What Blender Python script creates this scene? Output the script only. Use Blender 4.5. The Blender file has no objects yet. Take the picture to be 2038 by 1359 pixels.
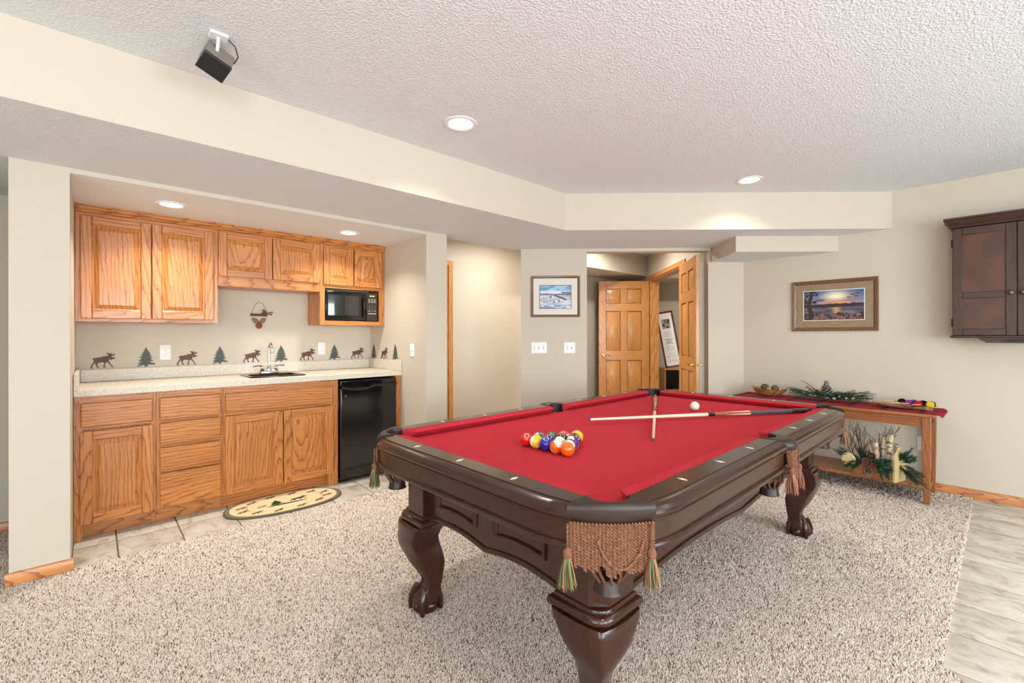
import bpy, bmesh, math, random
import numpy as np
from mathutils import Vector, Matrix
random.seed(7)
R = math.radians
scn = bpy.context.scene
COL = scn.collection

def lin(c):
    return tuple(((v/255)/12.92 if v/255 <= .04045 else ((v/255+.055)/1.055)**2.4) for v in c)

# ------------------------------------------------------------------ camera, light, exposure
cd = bpy.data.cameras.new('camera'); cam = bpy.data.objects.new('camera', cd); COL.objects.link(cam)
F_PX, YAW, PITCH, ROLL = 902.43, R(47.339), R(.0176), R(-.0859)
cd.sensor_width = 36; cd.lens = 36*F_PX/2038; cd.shift_y = -13.322/2038; cd.clip_start = .02
_f = Vector((math.cos(PITCH)*math.cos(YAW), math.cos(PITCH)*math.sin(YAW), math.sin(PITCH)))
_r = Vector((math.sin(YAW), -math.cos(YAW), 0)); _u = _r.cross(_f)
_r2 = _r*math.cos(ROLL)+_u*math.sin(ROLL); _u2 = _r2.cross(_f)
_m = Matrix((_r2, _u2, -_f)).transposed().to_4x4(); _m.translation = (0, 0, 1.244)
cam.matrix_world = _m
scn.camera = cam

w = bpy.data.worlds.new('sky'); scn.world = w; w.use_nodes = True
w.node_tree.nodes['Background'].inputs[0].default_value = (.82, .91, 1, 1)
w.node_tree.nodes['Background'].inputs[1].default_value = 1.2
vs = scn.view_settings
vs.view_transform = 'Standard'; vs.look = 'None'; vs.exposure = -1.07; vs.gamma = 1; vs.use_curve_mapping = False

def area(name, loc, rot, sx, sy, energy, color=(1, 1, 1), shape='RECTANGLE', parent=None):
    l = bpy.data.lights.new(name, 'AREA'); l.shape = shape; l.size = sx; l.size_y = sy; l.energy = energy; l.color = color
    o = bpy.data.objects.new(name, l); o.location = loc; o.rotation_euler = rot; COL.objects.link(o)
    if parent: o.parent = parent
    return o
# daylight entering through the windows behind the camera
WIN_Y = -3.6
for wx in (-1.9, .2, 2.3):
    area('window_daylight', (wx, WIN_Y+.24, 1.32), (R(107), 0, 0), 1.5, 1.5, 240, (.84, .93, 1))
area('left_fill_light', (-3.6, -.9, 1.2), (R(106), 0, R(-90)), 2.4, 1.9, 210, (.87, .94, 1))  # added fill from the left end; the wall there has no opening
WARM = (1, .95, .88)

# ------------------------------------------------------------------ helpers
class MB:
    def __init__(s): s.v = []; s.f = []; s.mi = []; s.M = None
    def add(s, vs_, fs, m=0):
        b = len(s.v)
        for p in vs_:
            p = Vector(p)
            s.v.append(tuple(s.M @ p) if s.M else tuple(p))
        for f in fs: s.f.append(tuple(i+b for i in f)); s.mi.append(m)
        return s
    def box(s, x0, x1, y0, y1, z0, z1, m=0):
        return s.add([(x0,y0,z0),(x1,y0,z0),(x1,y1,z0),(x0,y1,z0),(x0,y0,z1),(x1,y0,z1),(x1,y1,z1),(x0,y1,z1)],
              [(0,3,2,1),(4,5,6,7),(0,1,5,4),(1,2,6,5),(2,3,7,6),(3,0,4,7)], m)
    def prism(s, poly, z0, z1, ms=0, mt=0, mb=0):
        n = len(poly); b = [(x, y, z0) for x, y in poly]+[(x, y, z1) for x, y in poly]
        s.add(b, [(i, (i+1) % n, n+(i+1) % n, n+i) for i in range(n)], ms)
        k = len(s.v)-2*n
        s.f.append(tuple(k+i for i in reversed(range(n)))); s.mi.append(mb)
        s.f.append(tuple(k+n+i for i in range(n))); s.mi.append(mt)
        return s
    def loft(s, rings, m=0, cap=True, closed=True):
        n = len(rings[0]); vs_ = [p for r in rings for p in r]; fs = []
        for k in range(len(rings)-1):
            for i in range(n if closed else n-1):
                j = (i+1) % n; fs.append((k*n+i, k*n+j, (k+1)*n+j, (k+1)*n+i))
        if cap:
            fs.append(tuple(reversed(range(n)))); fs.append(tuple((len(rings)-1)*n+i for i in range(n)))
        return s.add(vs_, fs, m)
    def lathe(s, prof, n=24, m=0, cap=True, c=(0, 0, 0)):
        return s.loft([[(c[0]+r*math.cos(2*math.pi*i/n), c[1]+r*math.sin(2*math.pi*i/n), c[2]+z) for i in range(n)] for r, z in prof], m, cap)
    def tube(s, pts, r, n=8, m=0, cap=True):
        pts = [Vector(p) for p in pts]; rs = r if isinstance(r, (list, tuple)) else [r]*len(pts)
        rings = []; up = None
        for i, p in enumerate(pts):
            t = (pts[min(i+1, len(pts)-1)]-pts[max(i-1, 0)])
            if t.length < 1e-9: t = Vector((0, 0, 1))
            t.normalize()
            if up is None:
                up = Vector((0, 0, 1)) if abs(t.z) < .9 else Vector((1, 0, 0))
            a = t.cross(up).normalized(); up = a.cross(t).normalized()
            rings.append([p+a*(rs[i]*math.cos(2*math.pi*k/n))+up*(rs[i]*math.sin(2*math.pi*k/n)) for k in range(n)])
        return s.loft(rings, m, cap)
    def ball(s, c, r, m=0, nu=14, nv=9, sc=(1, 1, 1)):
        pr = [(max(1e-4, math.sin(math.pi*k/nv))*r, -math.cos(math.pi*k/nv)*r) for k in range(nv+1)]
        return s.loft([[(c[0]+q*math.cos(2*math.pi*i/nu)*sc[0], c[1]+q*math.sin(2*math.pi*i/nu)*sc[1], c[2]+z*sc[2]) for i in range(nu)] for q, z in pr], m)
    def build(s, name, mats, parent=None, bevel=0, smooth=True, angle=35, world=False, recalc=True, seg=2):
        me = bpy.data.meshes.new(name)
        v = s.v
        if world and parent is not None:
            o_ = rootloc(parent); v = [(a-o_[0], b-o_[1], c-o_[2]) for a, b, c in v]
        me.from_pydata(v, [], s.f)
        if not isinstance(mats, (list, tuple)): mats = [mats]
        for m in mats: me.materials.append(m)
        if len(mats) > 1: me.polygons.foreach_set('material_index', s.mi)
        if recalc:
            bm = bmesh.new(); bm.from_mesh(me); bmesh.ops.recalc_face_normals(bm, faces=bm.faces); bm.to_mesh(me); bm.free()
        if smooth:
            me.polygons.foreach_set('use_smooth', [True]*len(me.polygons)); me.set_sharp_from_angle(angle=R(angle))
        o = bpy.data.objects.new(name, me); COL.objects.link(o)
        if parent: o.parent = parent
        if bevel:
            b = o.modifiers.new('bevel', 'BEVEL'); b.width = bevel; b.segments = seg; b.limit_method = 'ANGLE'; b.angle_limit = R(40)
        return o

def rootloc(o):
    l = Vector((0, 0, 0))
    while o: l += o.location; o = o.parent
    return l
def tag(o, label=None, cat=None, group=None, kind=None):
    if label: o['label'] = label
    if cat: o['category'] = cat
    if group: o['group'] = group
    if kind: o['kind'] = kind
    return o
def thing(name, label, cat, loc=(0, 0, 0), rz=0, group=None):
    o = bpy.data.objects.new(name, None); o.empty_display_size = .05; COL.objects.link(o); o.location = loc; o.rotation_euler = (0, 0, rz)
    return tag(o, label, cat, group)
def copy_tree(o, parent=None):
    c = o.copy(); COL.objects.link(c); c.parent = parent
    for ch in list(o.children): copy_tree(ch, c)
    return c
def frame_m(o, ux, uy, uz=None):
    ux = Vector(ux).normalized(); uy = Vector(uy).normalized(); uz = Vector(uz).normalized() if uz else ux.cross(uy)
    m = Matrix((ux, uy, uz)).transposed().to_4x4(); m.translation = o; return m
def struct(name, mb, mats, label=None, parent=None, **k):
    o = mb.build(name, mats, parent, **k)
    if not parent: tag(o, label, None, None, 'structure')
    return o
def align(d):                       # matrix whose z axis is d
    d = Vector(d).normalized(); a = Vector((0, 0, 1)) if abs(d.z) < .95 else Vector((1, 0, 0))
    x = a.cross(d).normalized(); return Matrix((x, d.cross(x), d)).transposed().to_4x4()
_tc = {}
def text_verts(txt, size):
    k = (txt, size)
    if k not in _tc:
        cu = bpy.data.curves.new('t', 'FONT'); cu.body = txt; cu.size = size; cu.align_x = 'CENTER'; cu.align_y = 'CENTER'; cu.resolution_u = 2
        o = bpy.data.objects.new('t', cu); COL.objects.link(o)
        dg = bpy.context.evaluated_depsgraph_get(); me = bpy.data.meshes.new_from_object(o.evaluated_get(dg))
        _tc[k] = ([tuple(v.co) for v in me.vertices], [tuple(p.vertices) for p in me.polygons])
        bpy.data.objects.remove(o); bpy.data.curves.remove(cu); bpy.data.meshes.remove(me)
    return _tc[k]

# ------------------------------------------------------------------ materials
def nmat(name):
    m = bpy.data.materials.new(name); m.use_nodes = True; return m, m.node_tree, m.node_tree.nodes['Principled BSDF']
def N(t, ty, **k):
    n = t.nodes.new(ty)
    for a, b in k.items():
        if a.startswith('i_'):
            key = a[2:]; n.inputs[int(key) if key.isdigit() else key.replace('_', ' ')].default_value = b
        else: setattr(n, a, b)
    return n
def plain(name, c, rough=.5, metal=0, coat=0, spec=.5, sub=None, bump=None, vary=None):
    m, t, b = nmat(name)
    b.inputs['Base Color'].default_value = (*lin(c), 1); b.inputs['Roughness'].default_value = rough; b.inputs['Metallic'].default_value = metal
    b.inputs['Coat Weight'].default_value = coat; b.inputs['Coat Roughness'].default_value = .08; b.inputs['Specular IOR Level'].default_value = spec
    tc = N(t, 'ShaderNodeTexCoord')
    if vary:
        n = N(t, 'ShaderNodeTexNoise', i_Scale=vary[0], i_Detail=4.0); t.links.new(tc.outputs['Object'], n.inputs['Vector'])
        r = N(t, 'ShaderNodeValToRGB'); r.color_ramp.elements[0].position = .3; r.color_ramp.elements[1].position = .7
        r.color_ramp.elements[0].color = (*lin(c), 1); r.color_ramp.elements[1].color = (*lin(vary[1]), 1)
        t.links.new(n.outputs['Fac'], r.inputs['Fac']); t.links.new(r.outputs['Color'], b.inputs['Base Color'])
    if bump:
        n = N(t, 'ShaderNodeTexNoise', i_Scale=bump[0], i_Detail=3.0); t.links.new(tc.outputs['Object'], n.inputs['Vector'])
        bp = N(t, 'ShaderNodeBump', i_Strength=bump[1], i_Distance=bump[2])
        t.links.new(n.outputs['Fac'], bp.inputs['Height']); t.links.new(bp.outputs['Normal'], b.inputs['Normal'])
    return m
def emis(name, c, s):
    m, t, b = nmat(name); b.inputs['Base Color'].default_value = (*c, 1); b.inputs['Emission Color'].default_value = (*c, 1); b.inputs['Emission Strength'].default_value = s
    return m
def wood(name, light, mid, dark, axis, rough=.35, coat=.2, figure=1.0, fine=.3, period=.021):
    """flat-sawn boards: growth rings round an axis tilted slightly off the grain direction"""
    m, t, b = nmat(name)
    tc = N(t, 'ShaderNodeTexCoord'); oi = N(t, 'ShaderNodeObjectInfo')
    wn = N(t, 'ShaderNodeTexWhiteNoise', noise_dimensions='1D'); t.links.new(oi.outputs['Random'], wn.inputs['W'])
    sub = N(t, 'ShaderNodeVectorMath', operation='SUBTRACT'); sub.inputs[1].default_value = (.5, .5, .5); t.links.new(wn.outputs['Color'], sub.inputs[0])
    scl = N(t, 'ShaderNodeVectorMath', operation='SCALE'); scl.inputs['Scale'].default_value = .45; t.links.new(sub.outputs[0], scl.inputs[0])
    ad = N(t, 'ShaderNodeVectorMath', operation='ADD'); t.links.new(tc.outputs['Object'], ad.inputs[0]); t.links.new(scl.outputs[0], ad.inputs[1])
    tilt = N(t, 'ShaderNodeMapping'); tilt.inputs['Rotation'].default_value = (.13, 0, 0) if axis == 'z' else (0, 0, .13)
    t.links.new(ad.outputs[0], tilt.inputs['Vector'])
    def mp(a, l, src):
        q = N(t, 'ShaderNodeMapping'); q.inputs['Scale'].default_value = tuple(l if k == axis else a for k in 'xyz'); t.links.new(src, q.inputs['Vector']); return q
    wob = N(t, 'ShaderNodeTexNoise', i_Scale=1.0, i_Detail=3.0); t.links.new(mp(22, 3.5, ad.outputs[0]).outputs[0], wob.inputs['Vector'])
    w2 = N(t, 'ShaderNodeVectorMath', operation='SCALE'); w2.inputs['Scale'].default_value = .045*figure; t.links.new(wob.outputs['Color'], w2.inputs[0])
    ad2 = N(t, 'ShaderNodeVectorMath', operation='ADD'); t.links.new(tilt.outputs[0], ad2.inputs[0]); t.links.new(w2.outputs[0], ad2.inputs[1])
    wv = N(t, 'ShaderNodeTexWave', wave_type='RINGS', rings_direction=axis.upper(), wave_profile='SAW', i_Scale=.314/period, i_Distortion=.6, i_Detail=2.0, i_Detail_Scale=3.0)
    t.links.new(ad2.outputs[0], wv.inputs['Vector'])
    n2 = N(t, 'ShaderNodeTexNoise', i_Scale=1.0, i_Detail=3.0); t.links.new(mp(230, 7, ad.outputs[0]).outputs[0], n2.inputs['Vector'])
    n3 = N(t, 'ShaderNodeTexNoise', i_Scale=1.0, i_Detail=2.0); t.links.new(mp(5, 1, ad.outputs[0]).outputs[0], n3.inputs['Vector'])
    r = N(t, 'ShaderNodeValToRGB'); e = r.color_ramp.elements
    e[0].position = .0; e[0].color = (*lin(light), 1); e[1].position = 1; e[1].color = (*lin(mid), 1)
    q = e.new(.55); q.color = (*lin(light), 1); q = e.new(.8); q.color = (*lin(mid), 1); q = e.new(.93); q.color = (*lin(dark), 1)
    t.links.new(wv.outputs['Fac'], r.inputs['Fac'])
    r2 = N(t, 'ShaderNodeValToRGB'); r2.color_ramp.elements[0].position = .34; r2.color_ramp.elements[1].position = .52
    r2.color_ramp.elements[0].color = (1-fine, 1-fine*1.15, 1-fine*1.25, 1); t.links.new(n2.outputs['Fac'], r2.inputs['Fac'])
    r3 = N(t, 'ShaderNodeMapRange', i_1=.3, i_2=.7, i_3=.88, i_4=1.08); t.links.new(n3.outputs['Fac'], r3.inputs[0])
    mx = N(t, 'ShaderNodeMix', data_type='RGBA', blend_type='MULTIPLY'); mx.inputs[0].default_value = 1
    t.links.new(r.outputs['Color'], mx.inputs[6]); t.links.new(r2.outputs['Color'], mx.inputs[7])
    mx2 = N(t, 'ShaderNodeVectorMath', operation='SCALE'); t.links.new(mx.outputs[2], mx2.inputs[0]); t.links.new(r3.outputs[0], mx2.inputs['Scale'])
    t.links.new(mx2.outputs[0], b.inputs['Base Color'])
    b.inputs['Roughness'].default_value = rough; b.inputs['Coat Weight'].default_value = coat; b.inputs['Coat Roughness'].default_value = .15
    return m
def vcol(name, rough=.8, coat=0, spec=.3):
    m, t, b = nmat(name); a = N(t, 'ShaderNodeAttribute', attribute_name='Col')
    t.links.new(a.outputs['Color'], b.inputs['Base Color']); b.inputs['Roughness'].default_value = rough
    b.inputs['Coat Weight'].default_value = coat; b.inputs['Coat Roughness'].default_value = .02; b.inputs['Specular IOR Level'].default_value = spec
    return m
OAK = ((202, 131, 66), (190, 116, 54), (142, 78, 32))
OAKB = OAK
oak = {a: wood('oak_'+a, *OAK, a) for a in 'xyz'}
DOOR = ((210, 148, 80), (202, 138, 72), (176, 112, 54))
odoor = {a: wood('door_oak_'+a, *DOOR, a, figure=.8) for a in 'xyz'}
CONS = ((160, 96, 52), (152, 89, 47), (132, 74, 38))
cons = {a: wood('console_oak_'+a, *CONS, a, figure=.6) for a in 'xyz'}
TBL = ((57, 29, 18), (54, 27, 17), (49, 24, 15))
tblw = {a: wood('table_cherry_'+a, *TBL, a, rough=.22, coat=.05, figure=.5, fine=.10) for a in 'xyz'}
DKC = ((66, 38, 25), (60, 34, 22), (48, 27, 18))
dkw = {a: wood('espresso_'+a, *DKC, a, rough=.42, coat=0, figure=.5, fine=.2) for a in 'xyz'}
dkpanel = plain('espresso_panel', (90, 50, 25), .42, vary=(9, (66, 36, 20)))
wallm = plain('wall_paint', (202, 191, 173), .75, bump=(220, .08, .002))
def ceil_mat():
    m, t, b = nmat('ceiling_texture'); tc = N(t, 'ShaderNodeTexCoord')
    b.inputs['Base Color'].default_value = (*lin((238, 240, 242)), 1); b.inputs['Roughness'].default_value = .9; b.inputs['Specular IOR Level'].default_value = .2
    n = N(t, 'ShaderNodeTexNoise', i_Scale=100.0, i_Detail=3.0, i_Roughness=.6); t.links.new(tc.outputs['Object'], n.inputs['Vector'])
    r = N(t, 'ShaderNodeValToRGB'); r.color_ramp.elements[0].position = .42; r.color_ramp.elements[1].position = .66
    t.links.new(n.outputs['Fac'], r.inputs['Fac'])
    bp = N(t, 'ShaderNodeBump', i_Strength=.7, i_Distance=.005); t.links.new(r.outputs['Color'], bp.inputs['Height']); t.links.new(bp.outputs['Normal'], b.inputs['Normal'])
    return m
ceilm = ceil_mat()
smoothceil = plain('alcove_ceiling', (236, 237, 238), .85, bump=(90, .15, .003))
def tile_mat():
    m, t, b = nmat('stone_tile'); tc = N(t, 'ShaderNodeTexCoord'); oi = N(t, 'ShaderNodeObjectInfo')
    mul = N(t, 'ShaderNodeMath', operation='MULTIPLY', i_1=13.0); t.links.new(oi.outputs['Random'], mul.inputs[0])
    ad = N(t, 'ShaderNodeVectorMath', operation='ADD'); t.links.new(tc.outputs['Object'], ad.inputs[0]); t.links.new(mul.outputs[0], ad.inputs[1])
    mp = N(t, 'ShaderNodeMapping'); mp.inputs['Scale'].default_value = (13, 8, 8); mp.inputs['Rotation'].default_value = (0, 0, .5); t.links.new(ad.outputs[0], mp.inputs[0])
    n = N(t, 'ShaderNodeTexNoise', i_Scale=1.0, i_Detail=7.0, i_Roughness=.62, i_Distortion=.8); t.links.new(mp.outputs[0], n.inputs['Vector'])
    r = N(t, 'ShaderNodeValToRGB'); e = r.color_ramp.elements
    e[0].position = .32; e[0].color = (*lin((158, 147, 128)), 1); e[1].position = .66; e[1].color = (*lin((216, 209, 197)), 1); q = e.new(.48); q.color = (*lin((203, 194, 178)), 1)
    t.links.new(n.outputs['Fac'], r.inputs['Fac']); t.links.new(r.outputs['Color'], b.inputs['Base Color']); b.inputs['Roughness'].default_value = .42
    bp = N(t, 'ShaderNodeBump', i_Strength=.3, i_Distance=.003); t.links.new(n.outputs['Fac'], bp.inputs['Height']); t.links.new(bp.outputs['Normal'], b.inputs['Normal'])
    return m
tilem = tile_mat()
grout = plain('grout', (124, 110, 90), .9)
def speckle(name, base, d1, d2, l1, scale, rough):
    m, t, b = nmat(name); tc = N(t, 'ShaderNodeTexCoord')
    v = N(t, 'ShaderNodeTexVoronoi', i_Scale=scale); t.links.new(tc.outputs['Object'], v.inputs['Vector'])
    s = N(t, 'ShaderNodeSeparateColor'); t.links.new(v.outputs['Color'], s.inputs[0])
    r = N(t, 'ShaderNodeValToRGB'); r.color_ramp.interpolation = 'CONSTANT'; e = r.color_ramp.elements
    e[0].position = 0; e[0].color = (*lin(d1), 1); e[1].position = .1; e[1].color = (*lin(d2), 1)
    q = e.new(.25); q.color = (*lin(base), 1); q = e.new(.85); q.color = (*lin(l1), 1)
    t.links.new(s.outputs[0], r.inputs['Fac']); t.links.new(r.outputs['Color'], b.inputs['Base Color']); b.inputs['Roughness'].default_value = rough
    return m
counterm = speckle('speckled_laminate', (217, 208, 190), (158, 144, 120), (196, 184, 162), (228, 221, 206), 420, .4)
felt = plain('red_felt', (184, 46, 56), .95, spec=.1, bump=(600, .12, .001), vary=(30, (190, 51, 61)))
leather = plain('pocket_leather', (48, 33, 26), .4, spec=.4, coat=0, bump=(300, .1, .001))
black = plain('black_gloss', (12, 12, 13), .12, coat=.4)
blackm = plain('black_matt', (16, 15, 15), .45)
chrome = plain('chrome', (230, 230, 232), .07, 1)
nickel = plain('dark_nickel', (66, 58, 50), .18, 1)
brass = plain('brass', (224, 190, 112), .2, 1)
whitep = plain('white_plastic', (244, 242, 236), .35)
slotm = plain('slot_dark', (70, 66, 60), .6)
white = plain('white_paint', (240, 240, 238), .6)
rope = plain('rope_tan', (140, 96, 73), .9, spec=.15, vary=(120, (102, 67, 49)))
strapm = plain('strap_copper', (96, 58, 40), .35, coat=.2)
threadm = {'tan': plain('thread_tan', (160, 114, 88), .9), 'green': plain('thread_green', (66, 98, 44), .85), 'rust': plain('thread_rust', (108, 58, 48), .9)}
pearl = plain('pearl_inlay', (240, 232, 206), .25)
pcol = vcol('painted_print', .75)
pglass = vcol('print_behind_glass', .6, coat=1.0)
lens = emis('lamp_lens', (1, .96, .9), 14)
bronze = plain('moose_brown', (84, 52, 44), .55, vary=(60, (104, 68, 56)))
pineg = plain('tree_green', (56, 66, 56), .55, vary=(70, (84, 92, 84)))
glassm = plain('glass_dark', (30, 34, 36), .03, coat=1)

# ------------------------------------------------------------------ room structure
ZC, ZS, ZA = 2.438, 2.1285, 2.103
YP, YS, YH, YB, XW, XR, XL = 3.34, 2.510, 4.28, 4.405, 4.908, 2.084, -.094
X0, Y0, X1, Y1 = -3.9, WIN_Y, 8.6, 6.6
floor = struct('floor', MB().box(X0-.1, X1, Y0-.1, Y1, -.1, -.006), grout, 'stone tile floor with pale grout joints')
struct('ceiling', MB().box(X0-.1, X1, Y0-.1, Y1, ZC, ZC+.08), ceilm, 'white textured main ceiling')
# dropped soffit: beige faces, textured underside
poly = [(X0, YS), (2.932, YS), (XW, .634), (XW, 1.815), (4.63, 2.055), (3.244, 3.383), (3.22, 3.465), (2.295, 3.465), (2.295, YP), (-.312, YP), (-.312, YH), (X0, YH)]
struct('ceiling_soffit', MB().prism(poly, ZS, ZC, 1, 1, 0), [ceilm, wallm], 'dropped soffit with beige faces and textured underside', smooth=False)
lowbox = [(4.244, 1.633), (XW, 1.006), (XW, 1.815), (4.70, 2.089)]
struct('ceiling_duct', MB().prism(lowbox, 1.988, ZS+.002, 1, 1, 0), [ceilm, wallm], 'small lower boxed duct under the soffit by the right wall', smooth=False)
# kitchen alcove
struct('wall_back', MB().box(-.312, 2.295, YB, YB+.1, 0, ZC), wallm, 'beige back wall of the kitchenette alcove')
struct('wall_left_pillar', MB().box(-.312, XL, YP, YB, 0, ZS+.01), wallm, 'beige pillar left of the kitchenette')
struct('wall_right_column', MB().box(XR, 2.295, YP, YB, 0, ZS+.01), wallm, 'beige column right of the kitchenette')
mb = MB().box(XL, XR, YP, YB, ZA, ZC-.01)
mb.mi = [0, 1, 1, 1, 1, 1]
struct('ceiling_alcove', mb, [smoothceil, wallm], 'smooth ceiling of the kitchenette alcove', smooth=False)
# hall and far walls
struct('wall_hall', MB().box(2.2, 6.6, YH, YH+.1, 0, ZC), wallm, 'bright hall wall behind the column')
struct('wall_passage', MB().box(X0, -.30, YH, YH+.1, 0, ZC), wallm, 'dim wall seen left of the pillar')
struct('ceiling_hall', MB().box(4.25, 6.6, 3.67, YH, ZS, ZC), [wallm], 'boxed bulkhead along the hall wall', smooth=False)
struct('wall_light_block', MB().box(X0, -.78, YP, YP+.1, 0, ZS+.01).box(-.88, -.78, YP+.1, YH, 0, ZS+.01), wallm, 'unseen wall added to keep light out of the passage left of the pillar')  # out of view, added to block light and darken the passage
struct('wall_right', MB().box(XW, XW+.12, Y0, 1.815, 0, ZC), wallm, 'beige right wall behind the console table')
s2 = math.sqrt(.5)
def diag(p0, p1, th, z0, z1, mb):
    a = Vector((*p0, 0)); b = Vector((*p1, 0)); d = (b-a).normalized(); n = Vector((-d.y, d.x, 0))*th
    pts = [a, b, b+n, a+n]; mb.prism([(p.x, p.y) for p in pts], z0, z1); return mb
mb = MB(); diag((3.244, 3.383), (3.723, 2.904), .115, 0, ZS+.02, mb); diag((3.723, 2.904), (4.61, 2.017), .115, 2.097, ZC, mb)
struct('wall_diagonal', mb, wallm, 'angled beige wall with the snow print and switches', smooth=False)
struct('wall_stub', diag((4.63, 2.055), (XW+.05, 1.815-.045), .12, 0, ZS, MB()), wallm, 'narrow angled wall piece beside the doorway', smooth=False)
# wall with the double doorway, running into the depth
KD = 2.50
def dw(s, off=0): return ((s*2**.5+KD)/2+off*s2, (s*2**.5-KD)/2-off*s2)    # s along the wall, off behind it
S0, SR, SL, SE = 4.82, 5.315, 6.785, 8.2
mb = MB()
def dwall(a, b, z0, z1, th=.13, off=0): mb.prism([dw(a, off), dw(a, off+th), dw(b, off+th), dw(b, off)][::-1], z0, z1)
dwall(S0, SR-.02, 0, ZC); dwall(SR-.02, SL+.02, 2.055, ZC); dwall(SL+.02, SE, 0, ZC)
struct('wall_doorway', mb, wallm, 'wall with the oak double doorway', smooth=False)
# room behind the double doors
mb = MB(); a, b = dw(4.6, 2.6), dw(8.6, 2.6); a2, b2 = dw(4.6, 2.7), dw(8.6, 2.7); mb.prism([a, a2, b2, b], 0, ZC)
c0, c1, c2, c3 = dw(7.9, .1), dw(7.9, 2.7), dw(8.0, 2.7), dw(8.0, .1); mb.prism([c0, c1, c2, c3], 0, ZC)
struct('wall_far_room', mb, wallm, 'walls of the room beyond the double doors', smooth=False)
mb = MB(); mb.prism([dw(7.1, .2), dw(7.1, 2.65), dw(7.95, 2.65), dw(7.95, .2)], 2.12, ZC)
struct('ceiling_far_room', mb, [wallm], 'bulkhead in the room beyond the double doors', smooth=False)
# unseen sides of the main room, with the windows the daylight comes through
mb = MB()
xs = [X0]+[q for wx in (-1.9, .2, 2.3) for q in (wx-.78, wx+.78)]+[XW+.1]
for i in range(0, len(xs), 2): mb.box(xs[i], xs[i+1], Y0-.1, Y0, 0, ZC)
for wx in (-1.9, .2, 2.3): mb.box(wx-.78, wx+.78, Y0-.1, Y0, 0, .54); mb.box(wx-.78, wx+.78, Y0-.1, Y0, 2.1, ZC)
struct('wall_window_side', mb, wallm, 'wall with the windows behind the camera')
for i, wx in enumerate((-1.9, .2, 2.3)):
    mb = MB()
    for a in (-.78, -.26, .22, .74): mb.box(wx+a, wx+a+.04, Y0+.065, Y0+.09, .54, 2.1)
    for z in (.54, 1.05, 1.56, 2.06): mb.box(wx-.78, wx+.78, Y0+.065, Y0+.09, z, z+.04)
    struct('window_%d' % (i+1), mb, white, 'white grid window behind the camera')
struct('wall_left', MB().box(X0-.1, X0, Y0, 4.4, 0, ZC), wallm, 'wall at the left end of the room')
struct('wall_outer', MB().box(X1-.1, X1, Y0, Y1, 0, ZC).box(2.2, X1, Y1-.1, Y1, 0, ZC), wallm, 'outer shell walls')

# baseboards and door casings
def board(name, p0, p1, n, h=.068, th=.013, label='oak baseboard'):
    a = Vector((*p0, 0)); b = Vector((*p1, 0)); d = (b-a); L = d.length; d.normalize(); mb = MB()
    mb.M = frame_m(a, d, n, (0, 0, 1))
    pr = [(0, 0), (th, 0), (th, h*.7), (th*.5, h*.95), (0, h)]
    mb.loft([[(0, y, z) for y, z in pr], [(L, y, z) for y, z in pr]])
    return struct(name, mb, oak['x'] if abs(d.x) > abs(d.y) else oak['y'], label)
board('baseboard_pillar', (-.325, YP), (XL+.013, YP), (0, -1, 0), label='oak baseboard at the foot of the left pillar')
board('baseboard_column', (XR-.013, YP), (2.308, YP), (0, -1, 0), label='oak baseboard at the foot of the column')
board('baseboard_right', (XW, Y0), (XW, 1.79), (-1, 0, 0), label='oak baseboard along the right wall')
board('baseboard_diagonal', (3.244, 3.383), (3.723, 2.904), (-1, -1, 0), label='oak baseboard under the angled wall')
board('baseboard_passage', (X0, YH), (-.31, YH), (0, -1, 0), label='oak baseboard in the dim passage')
board('baseboard_hall', (3.09, YH), (6.0, YH), (0, -1, 0), label='oak baseboard along the hall wall')
# hall door hidden mostly by the column
mb = MB().box(2.955, 3.015, YH-.018, YH, 0, 2.088).box(2.15, 2.9545, YH-.018, YH, 2.03, 2.088)
struct('trim_1', mb, odoor['z'], 'oak door casing just right of the column', bevel=.004)
mb = MB().box(2.21, 2.95, YH-.006, YH+.0, 0, 2.03)
struct('door_1', mb, odoor['z'], 'oak door behind the column')

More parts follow.
